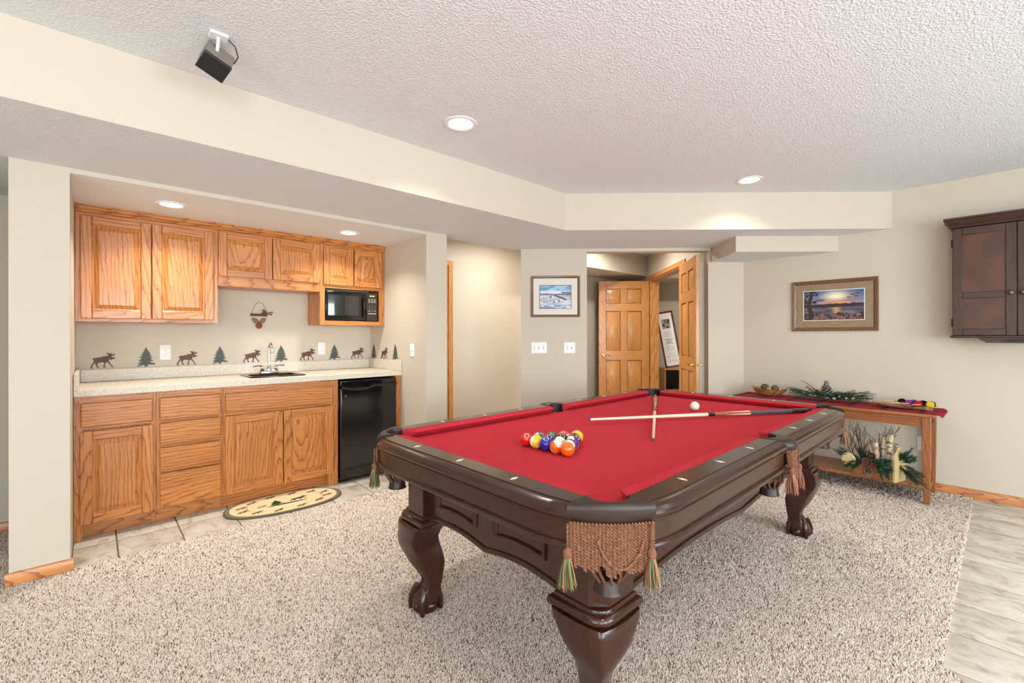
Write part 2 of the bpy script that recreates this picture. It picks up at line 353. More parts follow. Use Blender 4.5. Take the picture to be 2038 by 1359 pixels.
def panel_door(name, wd, label, hinge_right=False):
    """oak six-panel door in a local frame: x along the width, y thickness, z up"""
    H_, th, st, mu = 2.03, .035, .105, .095
    root = bpy.data.objects.new(name, None); COL.objects.link(root); tag(root, label, None, None, 'structure')
    rails = [(0, .22), (.86, 1.00), (1.585, 1.70), (1.915, H_)]
    mb = MB()
    mb.box(0, st, -th/2, th/2, 0, H_, 0); mb.box(wd-st, wd, -th/2, th/2, 0, H_, 0)
    for a, b in rails: mb.box(st, wd-st, -th/2+.0005, th/2-.0005, a, b, 1)
    for a, b in zip(rails[:-1], rails[1:]): mb.box(wd/2-mu/2, wd/2+mu/2, -th/2+.0005, th/2-.0005, a[1], b[0], 0)
    mb.build('door_frame', [odoor['z'], odoor['x']], root, bevel=.003)
    for a, b in zip(rails[:-1], rails[1:]):
        for x0, x1 in ((st, wd/2-mu/2), (wd/2+mu/2, wd-st)):
            p = MB(); z0, z1 = a[1], b[0]; g = .035
            for sg in (-1, 1):
                o = lambda q: sg*q
                p.loft([[(x0, o(.002), z0), (x1, o(.002), z0), (x1, o(.002), z1), (x0, o(.002), z1)],
                        [(x0+.010, o(.002), z0+.010), (x1-.010, o(.002), z0+.010), (x1-.010, o(.002), z1-.010), (x0+.010, o(.002), z1-.010)],
                        [(x0+g, o(.014), z0+g), (x1-g, o(.014), z0+g), (x1-g, o(.014), z1-g), (x0+g, o(.014), z1-g)]])
            p.build('door_panel', odoor['z'], root)
    # brass lever handles on both faces, near the free edge
    kx = .065
    for sg in (-1, 1):
        h = MB(); h.M = Matrix.Translation((kx, sg*th/2, .932)) @ Matrix.Rotation(R(90), 4, 'X') @ Matrix.Diagonal((1, 1, -sg, 1))
        h.lathe([(.03, 0), (.03, .004), (.024, .009), (.011, .012), (.011, .045), (.013, .05)], 16)
        h.tube([(0, 0, .048), (.03, .003, .052), (.06, .004, .05), (.085, -.002, .048), (.1, -.006, .047)], [.009, .008, .007, .006, .006], 8)
        h.build('lever_handle', brass, root)
    lp = MB(); lp.M = Matrix.Translation((-.0005, 0, .932)) @ Matrix.Rotation(R(-90), 4, 'Y'); lp.lathe([(.009, 0), (.009, .002)], 10); lp.build('latch', nickel, root)
    for z in (.25, 1.05, 1.80): MB().box(wd-.002, wd+.004, -.03, .012, z-.045, z+.045).build('hinge', brass, root)
    return root
WD = .735
d2 = panel_door('door_2', WD, 'oak six-panel door standing square to the hall, left leaf')
hl = Vector((*dw(SL, -.02), .008)); dirn = Vector((s2, -s2, 0))        # local +x runs from the free edge to the hinge
d2.location = hl-dirn*WD; d2.rotation_euler = (0, 0, math.atan2(dirn.y, dirn.x))
d3 = panel_door('door_3', WD, 'oak six-panel door folded back towards the camera, right leaf')
hr = Vector((*dw(SR, -.035), .008)); ang = R(39.5)
dirn = Vector((math.cos(ang), math.sin(ang), 0)); d3.location = hr-dirn*WD; d3.rotation_euler = (0, 0, ang)
mb = MB()
def cas(s0_, s1_, z0, z1, o0, o1): mb.prism([dw(s0_, o0), dw(s0_, o1), dw(s1_, o1), dw(s1_, o0)][::-1], z0, z1)
for s0_, s1_ in ((SR-.08, SR-.02), (SL+.02, SL+.08)): cas(s0_, s1_, 0, 2.11, -.017, 0)
cas(SR-.08, SL+.08, 2.05, 2.11, -.0175, 0)
cas(SL, SL+.022, 0, 2.05, 0, .13); cas(SR-.022, SR, 0, 2.05, 0, .13); cas(SR, SL, 2.035, 2.057, 0, .13)
struct('trim_2', mb, odoor['z'], 'oak casing and jambs of the double doorway', bevel=.004)

# ------------------------------------------------------------------ floor tiles (kitchen strip and right-hand strip)
tile_me = {}
def tile(x0, x1, y0, y1):
    k = (round(x1-x0, 3), round(y1-y0, 3))
    if k not in tile_me:
        g = .0042; m = MB(); wd, hd = k
        m.loft([[(g, g, -.006), (wd-g, g, -.006), (wd-g, hd-g, -.006), (g, hd-g, -.006)],
                [(g, g, -.0015), (wd-g, g, -.0015), (wd-g, hd-g, -.0015), (g, hd-g, -.0015)],
                [(g+.004, g+.004, 0), (wd-g-.004, g+.004, 0), (wd-g-.004, hd-g-.004, 0), (g+.004, hd-g-.004, 0)]])
        o = m.build('tile', tilem, floor); tile_me[k] = o.data
    else:
        o = bpy.data.objects.new('tile', tile_me[k]); COL.objects.link(o); o.parent = floor
    o.location = (x0, y0, 0)
P = .305
for i in range(-1, 7):
    x0 = .1+i*P
    a, b = max(x0, XL), min(x0+P, XR+.0)
    for y0, y1 in ((3.355, 3.66), (3.66, 3.86)):
        if b-a > .02: tile(a, b, y0, y1)
for i in range(-12, 8):
    for j in range(-8, 1):
        x0, y0 = 2.635+i*P, -.14+j*P
        x1_, y1_ = min(x0+P, XW-.002), y0+P
        if x1_-x0 < .05: continue
        if x0+P-y0 > 2.18 and x0 > -.5: tile(x0, x1_, y0, y1_)

# ------------------------------------------------------------------ carpet: tufts of three yarn colours over a backing
def inside_carpet(x, y):
    ok = (y < 3.352) & (x < XW-.014) & (x > -2.2)
    ok &= (x > -.325) | (y < YP-.004) | (x > -.77)
    ok |= (x < -.33) & (y < YH) & (x > -.77)
    tilez = (y < .158) & (x-y > 2.175)
    ok &= ~tilez
    ok &= ~((x > -.33) & (x < XL+.014) & (y > YP-.013))
    # beyond the soffit the carpet runs on through the openings
    return ok & (x+y < 6.61)
def carpet():
    rng = np.random.default_rng(3); out = []
    fx, fy = math.cos(YAW), math.sin(YAW)
    for d0, d1, sp in ((1.25, 2.3, .0050), (2.3, 3.4, .0066), (3.4, 5.6, .0100)):
        g = np.arange(-1.4, 5.0, sp); gy = np.arange(-.4, 4.4, sp)
        X, Y = np.meshgrid(g, gy); X = X.ravel()+rng.uniform(-.5, .5, X.size)*sp; Y = Y.ravel()+rng.uniform(-.5, .5, Y.size)*sp
        d = X*fx+Y*fy; r = X*fy-Y*fx
        k = (d >= d0) & (d < d1) & (np.abs(r) < d*1.17+.12) & inside_carpet(X, Y)
        out.append(np.stack([X[k], Y[k], np.full(k.sum(), sp)], 1))
    A = np.concatenate(out); n = len(A)
    th = rng.uniform(0, 6.283, n); sp = A[:, 2]; rad = sp*rng.uniform(.55, .85, n); h = rng.uniform(.009, .014, n)
    V = np.zeros((n, 4, 3), np.float32)
    for i in range(3):
        V[:, i, 0] = A[:, 0]+rad*np.cos(th+i*2.094); V[:, i, 1] = A[:, 1]+rad*np.sin(th+i*2.094); V[:, i, 2] = .002
    V[:, 3, 0] = A[:, 0]+rng.normal(0, .45, n)*sp; V[:, 3, 1] = A[:, 1]+rng.normal(0, .45, n)*sp; V[:, 3, 2] = h
    pal = np.array([lin(c) for c in ((246, 231, 215), (232, 213, 196), (196, 170, 151), (120, 90, 75), (252, 244, 234))])
    pk = rng.choice(5, n, p=[.40, .25, .12, .09, .14]); colr = pal[pk]*rng.uniform(.9, 1.08, (n, 1))
    me = bpy.data.meshes.new('carpet_pile'); me.vertices.add(n*4); me.vertices.foreach_set('co', V.ravel())
    b = np.arange(n)*4; T = np.stack([b, b+1, b+3, b+1, b+2, b+3, b+2, b, b+3], 1).ravel().astype(np.int32)
    me.loops.add(n*9); me.loops.foreach_set('vertex_index', T); me.polygons.add(n*3)
    me.polygons.foreach_set('loop_start', np.arange(n*3, dtype=np.int32)*3)
    me.update(calc_edges=True)
    at = me.color_attributes.new('Col', 'FLOAT_COLOR', 'POINT'); c4 = np.ones((n, 4, 4), np.float32); c4[:, :, :3] = colr[:, None, :]
    at.data.foreach_set('color', c4.ravel()); me.materials.append(vcol('carpet_yarn', .95, spec=.05))
    return me, n
me, ncarp = carpet()
cp = bpy.data.objects.new('carpet', me); COL.objects.link(cp)
tag(cp, 'speckled beige and brown carpet covering the room floor', 'carpet', None, 'stuff')
backm = plain('carpet_backing', (196, 178, 164), .95, vary=(160, (150, 130, 116)))
mb = MB()
mb.prism([(X0, Y0), (-1.42, Y0), (2.34, .155), (XW-.014, .165), (XW-.014, 1.79), (4.62, 2.04), (3.72, 2.885), (3.235, 3.352), (2.31, 3.352), (XL+.014, 3.352), (XL+.014, YP-.014), (-.327, YP-.014), (-.327, YH-.014), (-.776, YH-.014), (-.776, YP-.004), (X0, YP-.004)], -.004, .004)
o = mb.build('carpet_backing', backm, cp)
struct('floor_hall', MB().prism([(2.31, 3.352), (3.235, 3.352), (3.72, 2.885), (4.62, 2.04), (8, 2.04), (8, 6), (5.5, 6), (5.5, YH-.014), (2.31, YH-.014)], -.004, .004), backm, 'carpeted floor of the hall')

# ------------------------------------------------------------------ kitchenette
YC, YU = 3.783, 4.099
def raised_door(parent, x0, x1, z0, z1, y, name='door', st=.056, panel=True):
    """overlay cabinet door, front at y-.02, in world coordinates"""
    mb = MB(); yf, yb = y-.02, y-.001
    mb.box(x0, x0+st, yf, yb, z0, z1, 0); mb.box(x1-st, x1, yf, yb, z0, z1, 0)
    mb.box(x0+st, x1-st, yf+.0004, yb, z0, z0+st, 1); mb.box(x0+st, x1-st, yf+.0004, yb, z1-st, z1, 1)
    d = mb.build(name, [oak['z'], oak['x']], parent, bevel=.0045, world=True, seg=3)
    a0, a1, b0, b1 = x0+st, x1-st, z0+st, z1-st; g = .034
    p = MB(); rr = lambda e, yy: [(a0+e, yy, b0+e), (a1-e, yy, b0+e), (a1-e, yy, b1-e), (a0+e, yy, b1-e)]
    p.loft([rr(-.004, y-.004), rr(0, yf+.009), rr(.006, yf+.0125), rr(.010, yf+.0125), rr(g, yf+.0025), rr(g+.001, yf+.0015)])
    p.build('raised_panel', oak['z'], d, world=True, angle=20)
    return d
def slab_drawer(parent, x0, x1, z0, z1, y):
    mb = MB(); mb.box(x0, x1, y-.02, y-.001, z0, z1)
    return mb.build('drawer_front', oak['x'], parent, bevel=.007, world=True, seg=2)
def face_frame(parent, x0, x1, z0, z1, y, stiles, rails, y1, zc=None):
    b = MB().box(x0, x1, y+.019, y1, z0, zc or z1); b.build('carcass', oak['z'], parent, world=True)
    fr = MB()
    for a, c in stiles: fr.box(a, c, y, y+.019, z0, z1, 0)
    for a, c in rails: fr.box(x0+.001, x1-.001, y+.0004, y+.019, a, c, 1)
    fr.build('face_frame', [oak['z'], oak['x']], parent, world=True, bevel=.001, seg=1)
def toe(parent, x0, x1, lo=False, hi=False):
    t = MB().box(x0, x1, YC+.07, YC+.085, 0, .1); t.build('toe_kick', oak['x'], parent, world=True)
ZT = .876
# base unit with one door
u = thing('base_cabinet', 'oak base cabinet with one drawer over a single door, beside the left pillar', 'cabinet', (.1, YC, 0), group='oak base cabinets')
face_frame(u, XL+.002, .299, .1, ZT, YC, ((XL+.002, -.05), (.27, .299)), ((.1, .115), (.67, .70), (.815, ZT)), YB-.004)
MB().box(XL+.002, XL+.04, YC+.0, YC+.07, 0, .1).build('side_foot', oak['z'], u, world=True); toe(u, XL+.04, .299)
slab_drawer(u, -.061, .281, .686, .833, YC); raised_door(u, -.064, .283, .098, .662, YC)
# drawer stack
u = thing('base_cabinet', 'oak base cabinet with a stack of four drawers', 'cabinet', (.48, YC, 0), group='oak base cabinets')
face_frame(u, .300, .674, .1, ZT, YC, ((.300, .325), (.65, .674)), ((.1, .115), (.335, .355), (.50, .52), (.667, .69), (.815, ZT)), YB-.004); toe(u, .30, .674)
for a, b in ((.686, .833), (.521, .665), (.356, .499), (.106, .332)): slab_drawer(u, .317, .661, a, b, YC)
# sink base
u = thing('base_cabinet', 'oak sink base cabinet with wide false drawer above two doors', 'cabinet', (1.09, YC, 0), group='oak base cabinets')
face_frame(u, .675, 1.501, .1, ZT, YC, ((.675, .70), (1.44, 1.501)), ((.1, .115), (.667, .69), (.815, ZT)), YB-.004, .745)
toe(u, .675, 1.42); MB().box(1.42, 1.501, YC+.0, YC+.085, 0, .1).box(1.483, 1.501, YC+.02, YB-.01, 0, .1).build('side_foot', oak['z'], u, world=True)
slab_drawer(u, .689, 1.454, .688, .828, YC); raised_door(u, .689, 1.070, .100, .664, YC); raised_door(u, 1.076, 1.454, .100, .664, YC)
# end filler beside the fridge
p = MB().box(2.032, XR-.003, YC, YB-.01, 0, ZT).build('end_panel', oak['z'], bevel=.002)
tag(p, 'narrow oak end panel between the fridge and the wall', 'panel')
# worktop
t = thing('countertop', 'speckled beige laminate worktop with backsplash and side splashes', 'countertop', (1, YC, .877))
SKX, SKY, SKW, SKD = 1.085, 4.09, .415, .40
mb = MB(); x0, x1, ya, yb = XL+.003, XR-.003, 3.752, YB-.003
hx0, hx1, hy0, hy1 = SKX-SKW/2+.03, SKX+SKW/2-.03, SKY-SKD/2+.03, SKY+SKD/2-.03
for q in ((x0, hx0, ya, yb), (hx1, x1, ya, yb), (hx0, hx1, ya, hy0), (hx0, hx1, hy1, yb)): mb.box(*q, .877, .915)
mb.build('slab', counterm, t, world=True)
MB().box(x0+.02, x1-.02, yb-.02, yb, .9155, 1.003).build('backsplash', counterm, t, world=True, bevel=.003)
for a, b in ((x0, x0+.019), (x1-.019, x1)): MB().box(a, b, ya-.001, yb, .9155 if a > 1 else .8775, 1.012).build('side_splash', counterm, t, world=True, bevel=.003)
# wall cabinets
def upper(label, x0, x1, z0, stiles, rails, doors, loc):
    u = thing('wall_cabinet', label, 'cabinet', loc, group='oak wall cabinets')
    face_frame(u, x0, x1, z0, 2.06, YU, stiles, rails, YB-.003)
    for d in doors: raised_door(u, *d, YU)
    return u
upper('tall oak wall cabinet with two doors beside the left pillar', XL+.002, .70, 1.336, ((XL+.002, -.045), (.655, .70)), ((1.336, 1.37), (2.02, 2.06)),
      [(-.066, .297, 1.358, 2.033), (.302, .669, 1.360, 2.031)], (.3, YU, 1.336))
upper('short oak wall cabinet above the sink', .701, 1.465, 1.627, ((.701, .72), (1.44, 1.465)), ((1.627, 1.71), (2.02, 2.06)),
      [(.703, 1.079, 1.702, 2.045), (1.085, 1.462, 1.702, 2.042)], (1.08, YU, 1.627))
u = thing('wall_cabinet', 'oak wall cabinet holding the black microwave', 'cabinet', (1.77, YU, 1.336), group='oak wall cabinets')
xa, xb = 1.466, XR-.003
MB().box(xa, xb, YU+.019, YB-.003, 1.69, 2.06).build('carcass', oak['z'], u, world=True)
MB().box(xa, xa+.018, YU+.019, YB-.003, 1.336, 1.69).build('side_panel', oak['z'], u, world=True)
MB().box(xb-.018, xb, YU+.019, YB-.003, 1.336, 1.69).build('side_panel', oak['z'], u, world=True)
MB().box(xa+.018, xb-.018, YU+.019, YB-.003, 1.336, 1.368).build('shelf', oak['x'], u, world=True)
fr = MB()
fr.box(xa, 1.512, YU, YU+.019, 1.336, 2.06, 0); fr.box(2.03, xb, YU, YU+.019, 1.336, 2.06, 0)
fr.box(1.512, 2.03, YU+.0004, YU+.019, 1.336, 1.374, 1); fr.box(1.512, 2.03, YU+.0004, YU+.019, 1.667, 1.70, 1); fr.box(1.512, 2.03, YU+.0004, YU+.019, 2.02, 2.06, 1)
fr.build('face_frame', [oak['z'], oak['x']], u, world=True, bevel=.001, seg=1)
raised_door(u, 1.496, 1.767, 1.695, 2.040, YU); raised_door(u, 1.778, 2.050, 1.695, 2.040, YU)
# crown along the top of the wall cabinets
mb = MB(); pr = [(YB-.01, 2.055), (YU+.0, 2.055), (YU-.012, 2.058), (YU-.016, 2.068), (YU-.03, 2.078), (YU-.034, 2.09), (YU-.042, 2.093), (YU-.042, ZA), (YB-.01, ZA)]
mb.loft([[(XL+.002, y, z) for y, z in pr], [(XR-.002, y, z) for y, z in pr]])
struct('trim_3', mb, oak['x'], 'oak crown moulding over the wall cabinets', angle=25)

# black mini fridge
f = thing('mini_fridge', 'black mini fridge under the worktop beside the oak end panel', 'fridge', (1.77, 3.77, 0))
MB().box(1.508, 2.024, 3.80, 4.33, .02, .862).build('body', black, f, world=True, bevel=.004)
d = MB().box(1.510, 2.022, 3.745, 3.795, .035, .80).build('door', black, f, world=True, bevel=.008, seg=3)
mb = MB(); pts = [(1.515+.5*k/16, 3.742-.018*math.sin(math.pi*k/16)-.004, .806-.022*math.sin(math.pi*min(1, k/9)) if k < 9 else .806) for k in range(17)]
mb.tube(pts, .0125, 8); mb.build('handle', black, d, world=True)
MB().box(1.510, 2.022, 3.745, 3.797, .815, .858).build('top_trim', black, f, world=True, bevel=.006)
mb = MB(); mb.M = frame_m((1.552, 3.7438, .735), (1, 0, 0), (0, 0, 1), (0, -1, 0))
mb.prism([(-.012, .013), (-.012, -.004), (0, -.015), (.012, -.004), (.012, .013)][::-1], 0, .0015); mb.build('badge', chrome, d, world=True)
v, fc = text_verts('S', .018); mb = MB(); mb.M = frame_m((1.552, 3.7415, .735), (1, 0, 0), (0, 0, 1), (0, -1, 0)); mb.add(v, fc); mb.build('badge_letter', blackm, d, world=True, recalc=False)
for x in (1.54, 1.99):
    for y in (3.83, 4.29): MB().lathe([(.015, 0), (.015, .022)], 10, c=(x, y, 0)).build('foot', blackm, f, world=True)

# microwave
m = thing('microwave', 'black microwave oven in the oak cubby', 'microwave', (1.77, 4.13, 1.369))
MB().box(1.522, 2.018, 4.135, 4.385, 1.378, 1.648).build('body', blackm, m, world=True, bevel=.006)
d = MB().box(1.522, 1.905, 4.112, 4.134, 1.380, 1.646).build('door', black, m, world=True, bevel=.006)
mb = MB(); n = 16; rows = []
for k in range(n+1):
    x = 1.545+.285*k/n; y = 4.1108-.010*math.sin(math.pi*k/n); rows.append([(x, y, 1.425), (x, y, 1.61), (x, 4.1125, 1.61), (x, 4.1125, 1.425)])
mb.loft(rows); mb.build('window', glassm, d, world=True)
mb = MB(); mb.tube([(1.872, 4.109, 1.41), (1.878, 4.088, 1.44), (1.880, 4.082, 1.52), (1.878, 4.088, 1.59), (1.872, 4.109, 1.62)], .010, 8); mb.build('handle', black, d, world=True)
cpn = MB().box(1.908, 2.018, 4.112, 4.134, 1.380, 1.646).build('control_panel', plain('panel_brown', (46, 38, 32), .25, coat=.3), m, world=True, bevel=.004)
mb = MB().box(1.930, 1.996, 4.1105, 4.1118, 1.606, 1.628); mb.build('display', plain('display', (40, 36, 20), .2), cpn, world=True)
white_print = plain('keypad_print', (214, 206, 190), .5)
mb = MB(); mb.M = frame_m((1.963, 4.1105, 1.617), (1, 0, 0), (0, 0, 1), (0, -1, 0))
for x_ in (-.02, -.008, .008, .02): mb.box(x_-.0035, x_+.0035, -.006, .006, 0, .0006)
o = mb.build('display_digits', emis('display_amber', (1, .72, .3), 1.5), cpn, world=True, recalc=False); o['kind'] = 'stuff'
mb = MB(); mb.M = frame_m((0, 4.1105, 0), (1, 0, 0), (0, 0, 1), (0, -1, 0))
for r_ in range(3):
    for c in range(3): mb.box(1.924+.028*c, 1.944+.028*c, 1.583-.014*r_, 1.587-.014*r_, 0, .001)
keys = '123456789'
for i, ch in enumerate(keys+'0'):
    r_, c = divmod(i, 3) if i < 9 else (3, 1)
    vv, ff = text_verts(ch, .012); mb.add([(a+1.935+.028*c, b+1.525-.017*r_, .001) for a, b, z in vv], ff)
for c in (0, 2): mb.box(1.926+.028*c, 1.944+.028*c, 1.472, 1.476, 0, .001)
for c in range(3): mb.box(1.922+.029*c, 1.946+.029*c, 1.446, 1.452, 0, .001)
o = mb.build('keypad', white_print, cpn, world=True, recalc=False); o['kind'] = 'stuff'

# bar sink and faucet
s = thing('bar_sink', 'dark metal drop-in bar sink in the worktop', 'sink', (SKX, SKY, .915))
def rrect(cx, cy, w_, h_, r_, z, n=5):
    out = []
    for k, (sx, sy) in enumerate(((1, 1), (-1, 1), (-1, -1), (1, -1))):
        for i in range(n+1):
            a = math.pi/2*(k+i/n); out.append((cx+sx*(w_/2-r_)+r_*math.cos(a), cy+sy*(h_/2-r_)+r_*math.sin(a), z))
    return out
mb = MB(); c = (0, 0)
mb.loft([rrect(0, 0, SKW, SKD, .05, .0005), rrect(0, 0, SKW-.006, SKD-.006, .05, .008), rrect(0, 0, SKW-.03, SKD-.03, .045, .010), rrect(0, -.025, SKW-.07, SKD-.12, .05, .006),
         rrect(0, -.025, SKW-.085, SKD-.135, .05, -.02), rrect(0, -.025, SKW-.11, SKD-.16, .05, -.14), rrect(0, -.025, .05, .05, .02, -.145)], cap=False)
mb.build('basin', nickel, s); MB().lathe([(.022, -.146), (.022, -.143), (.016, -.142)], 14, c=(0, -.025, 0)).build('drain', chrome, s)
f = thing('bar_faucet', 'chrome bar faucet with tall curved spout and two lever handles', 'faucet', (SKX+.01, SKY+.155, .925))
mb = MB(); mb.loft([rrect(0, 0, .155, .05, .022, 0), rrect(0, 0, .155, .05, .022, .012), rrect(0, 0, .14, .036, .016, .022)]); mb.build('base_plate', chrome, f)
mb = MB(); mb.lathe([(.022, .02), (.022, .035), (.016, .045), (.014, .06), (.0105, .065)], 16)
pts = [(0, 0, .06), (0, 0, .15), (0, 0, .20)]+[(0, -.045+.045*math.cos(a), .205+.045*math.sin(a)) for a in [R(x) for x in range(0, 181, 20)]]+[(0, -.09, .18)]
mb.tube(pts, .0095, 12); mb.lathe([(.012, 0), (.0125, .03), (.010, .034)], 14, c=(0, -.09, .152)); mb.build('spout', chrome, f)
for sg in (-1, 1):
    mb = MB(); mb.lathe([(.02, .018), (.021, .03), (.014, .036), (.016, .045), (.012, .055), (.009, .062)], 14, c=(sg*.052, 0, 0))
    mb.tube([(sg*.052, 0, .06), (sg*.075, -.004, .063), (sg*.10, -.006, .062), (sg*.115, -.007, .062)], [.006, .005, .006, .007], 8); mb.ball((sg*.118, -.007, .062), .008)
    mb.build('lever', chrome, f)

# outlets and switches
def plate(name, label, M, n=1, kind='outlet', cat='outlet', group=None):
    r_ = bpy.data.objects.new(name, None); COL.objects.link(r_); r_.matrix_world = M; tag(r_, label, cat, group)
    w_ = .070+.046*(n-1); mb = MB(); mb.loft([rrect(0, 0, w_, .115, .004, 0), rrect(0, 0, w_, .115, .004, .003), rrect(0, 0, w_-.008, .107, .004, .006)]); mb.build('cover_plate', whitep, r_)
    for k in range(n):
        cx = (k-(n-1)/2)*.046
        if kind == 'outlet':
            for sy in (-.02, .02):
                mb = MB(); mb.loft([rrect(cx, sy, .034, .028, .012, .006), rrect(cx, sy, .033, .027, .012, .0075)]); mb.build('receptacle', whitep, r_)
                q = MB(); q.box(cx-.008, cx-.006, sy+.001, sy+.009, .0074, .0079); q.box(cx+.006, cx+.008, sy+.001, sy+.009, .0074, .0079); q.lathe([(.0025, .0074), (.0025, .0079)], 8, c=(cx, sy-.006, 0)); o = q.build('slots', slotm, r_); o['kind'] = 'stuff'
        else:
            MB().box(cx-.005, cx+.005, -.012, .012, .006, .0065).build('switch_slot', slotm, r_)
            mb = MB(); mb.M = Matrix.Translation((cx, .002, .007)) @ Matrix.Rotation(R(-25 if k % 2 else 25), 4, 'X'); mb.box(-.0045, .0045, -.005, .005, -.002, .012); mb.build('toggle', whitep, r_, bevel=.001)
            q = MB()
            for sy in (-.03, .03): q.lathe([(.003, .006), (.003, .0072)], 8, c=(cx, sy, 0))
            o = q.build('screws', slotm, r_); o['kind'] = 'stuff'
    return r_
on_back = lambda x, z: frame_m((x, YB-.001, z), (1, 0, 0), (0, 0, 1), (0, -1, 0))
on_side = lambda y, z: frame_m((XR-.001, y, z), (0, -1, 0), (0, 0, 1), (-1, 0, 0))
on_right = lambda y, z: frame_m((XW-.001, y, z), (0, -1, 0), (0, 0, 1), (-1, 0, 0))
def on_diag(t, z): return frame_m((3.244+t*s2-.001, 3.383-t*s2-.001, z), (s2, -s2, 0), (0, 0, 1), (-s2, -s2, 0))
plate('wall_outlet', 'white outlet between the first tree and second moose above the backsplash', on_back(.405, 1.113))
plate('wall_outlet', 'white outlet between the fourth moose and fourth tree above the backsplash', on_back(1.594, 1.118))
plate('light_switch', 'single white switch on the side wall right of the kitchenette', on_side(3.572, 1.108), 1, 'switch', 'switch')
plate('light_switch', 'triple white switch plate under the snow print', on_diag(.185, 1.111), 3, 'switch', 'switch')
plate('light_switch', 'double white switch plate right of the triple one', on_diag(.498, 1.111), 2, 'switch', 'switch')
plate('wall_outlet', 'white outlet behind the right leg of the console table', on_right(.445, .362))

# moose and fir cut-outs above the backsplash (x 0..132 mm, z 0..113 mm)
moose = [(157,382),(172,368),(215,358),(300,350),(380,332),(420,318),(500,316),(512,300),(505,280),(490,268),(455,264),(470,250),(515,240),(530,262),(560,262),(570,228),(580,262),(585,285),(610,275),(650,270),(668,272),(655,295),(615,312),(590,320),(585,340),(630,348),(662,362),(666,380),(650,388),(620,384),(590,405),(572,428),(562,408),(560,392),(530,398),(522,420),(530,450),(580,520),(620,575),(630,582),(580,582),(585,560),(560,530),(510,475),(480,462),(460,470),(430,540),(440,565),(455,585),(430,590),(395,572),(388,560),(410,535),(420,480),(415,462),(330,462),(300,466),(265,510),(285,560),(322,580),(300,588),(268,582),(235,525),(228,500),(240,480),(222,478),(180,510),(155,545),(155,570),(175,595),(140,598),(120,570),(118,550),(140,510),(180,470),(190,430),(185,400)]
tree = [(1360,125),(1385,185),(1405,195),(1395,205),(1435,235),(1415,240),(1465,265),(1430,275),(1485,322),(1440,318),(1510,380),(1440,375),(1530,445),(1450,435),(1470,470),(1545,490),(1580,512),(1545,522),(1420,510),(1395,520),(1392,555),(1330,555),(1325,520),(1290,522),(1210,545),(1160,560),(1155,548),(1245,500),(1165,497),(1260,440),(1180,435),(1275,370),(1205,355),(1290,310),(1245,300),(1300,260),(1270,250),(1325,215),(1315,205),(1335,185)]
def cutout(name, pts, x0, x1, y1_, wreal, m, M, label, cat, group):
    k = wreal/(x1-x0); mb = MB(); P2 = [((x-x0)*k, (y1_-y)*k*1.28) for x, y in pts]
    ar = sum(P2[i][0]*P2[(i+1) % len(P2)][1]-P2[(i+1) % len(P2)][0]*P2[i][1] for i in range(len(P2)))
    if ar < 0: P2 = P2[::-1]
    mb.prism(P2, 0, .0025); o = mb.build(name, m, smooth=False); o.matrix_world = M; return tag(o, label, cat, group)
ordn = ['first', 'second', 'third', 'fourth', 'fifth']
nm = ['moose cut-out nearest the left pillar', 'moose cut-out right of the first outlet', 'moose cut-out just left of the faucet', 'moose cut-out left of the second outlet', 'moose cut-out last on the back wall']
nt = ['fir tree cut-out left of the first outlet', 'fir tree cut-out left of the faucet', 'fir tree cut-out right of the faucet', 'fir tree cut-out right of the second outlet']
for x, l in zip((-.02, .478, .936, 1.397, 1.880), nm): cutout('moose_cutout', moose, 118, 666, 596, .133, bronze, on_back(x, 1.009), 'brown walking '+l, 'cut-out', 'moose and fir cut-outs')
for x, l in zip((.234, .711, 1.180, 1.659), nt): cutout('fir_cutout', tree, 1155, 1580, 557, .114, pineg, on_back(x, 1.009), 'dark green '+l, 'cut-out', 'moose and fir cut-outs')
cutout('fir_cutout', tree, 1155, 1580, 557, .114, pineg, on_side(4.38, 1.012), 'dark fir tree cut-out in the back corner of the side wall', 'cut-out', 'moose and fir cut-outs')
cutout('moose_cutout', moose, 118, 666, 596, .133, bronze, on_side(4.165, 1.012), 'brown moose cut-out on the side wall between two fir trees', 'cut-out', 'moose and fir cut-outs')
cutout('fir_cutout', tree, 1155, 1580, 557, .114, pineg, on_side(3.935, 1.013), 'fir tree cut-out nearest the single switch', 'cut-out', 'moose and fir cut-outs')

# hanging moose-head ornament over the sink
orn = thing('moose_ornament', 'small hanging wooden moose-head ornament with wire loop and bow', 'ornament', (1.055, YB-.012, 1.30))
rust = plain('rusty_wood', (138, 74, 36), .7, vary=(80, (112, 56, 26))); barn = plain('barn_wood', (120, 72, 48), .8, vary=(90, (92, 52, 34))); horn = plain('antler_tan', (148, 120, 92), .8, vary=(70, (112, 88, 66)))
MB().box(-.066, .066, -.006, .006, .110, .132).build('wood_bar', barn, orn, bevel=.002)
MB().tube([(-.058, 0, .13), (-.045, 0, .18), (-.02, 0, .222), (0, 0, .234), (.025, 0, .222), (.05, 0, .185), (.062, 0, .14)], .0012, 6).build('wire_loop', plain('wire', (90, 80, 60), .5, 1), orn)
for sg in (-1, 1):
    mb = MB(); mb.M = frame_m((sg*.028, 0, .070), (s2, 0, sg*s2), (0, 1, 0)); mb.ball((0, 0, 0), 1, nu=16, sc=(.034, .005, .019)); mb.build('antler', horn, orn)
    MB().tube([(sg*.008, 0, .04), (sg*.024, -.003, .034), (sg*.030, -.002, .028)], [.004, .004, .002], 6).build('ear', rust, orn)
mb = MB(); mb.ball((0, -.002, .022), 1, nu=18, sc=(.023, .009, .021)); mb.ball((0, -.001, .042), 1, nu=14, sc=(.018, .008, .016)); mb.build('moose_head', rust, orn)
mb = MB()
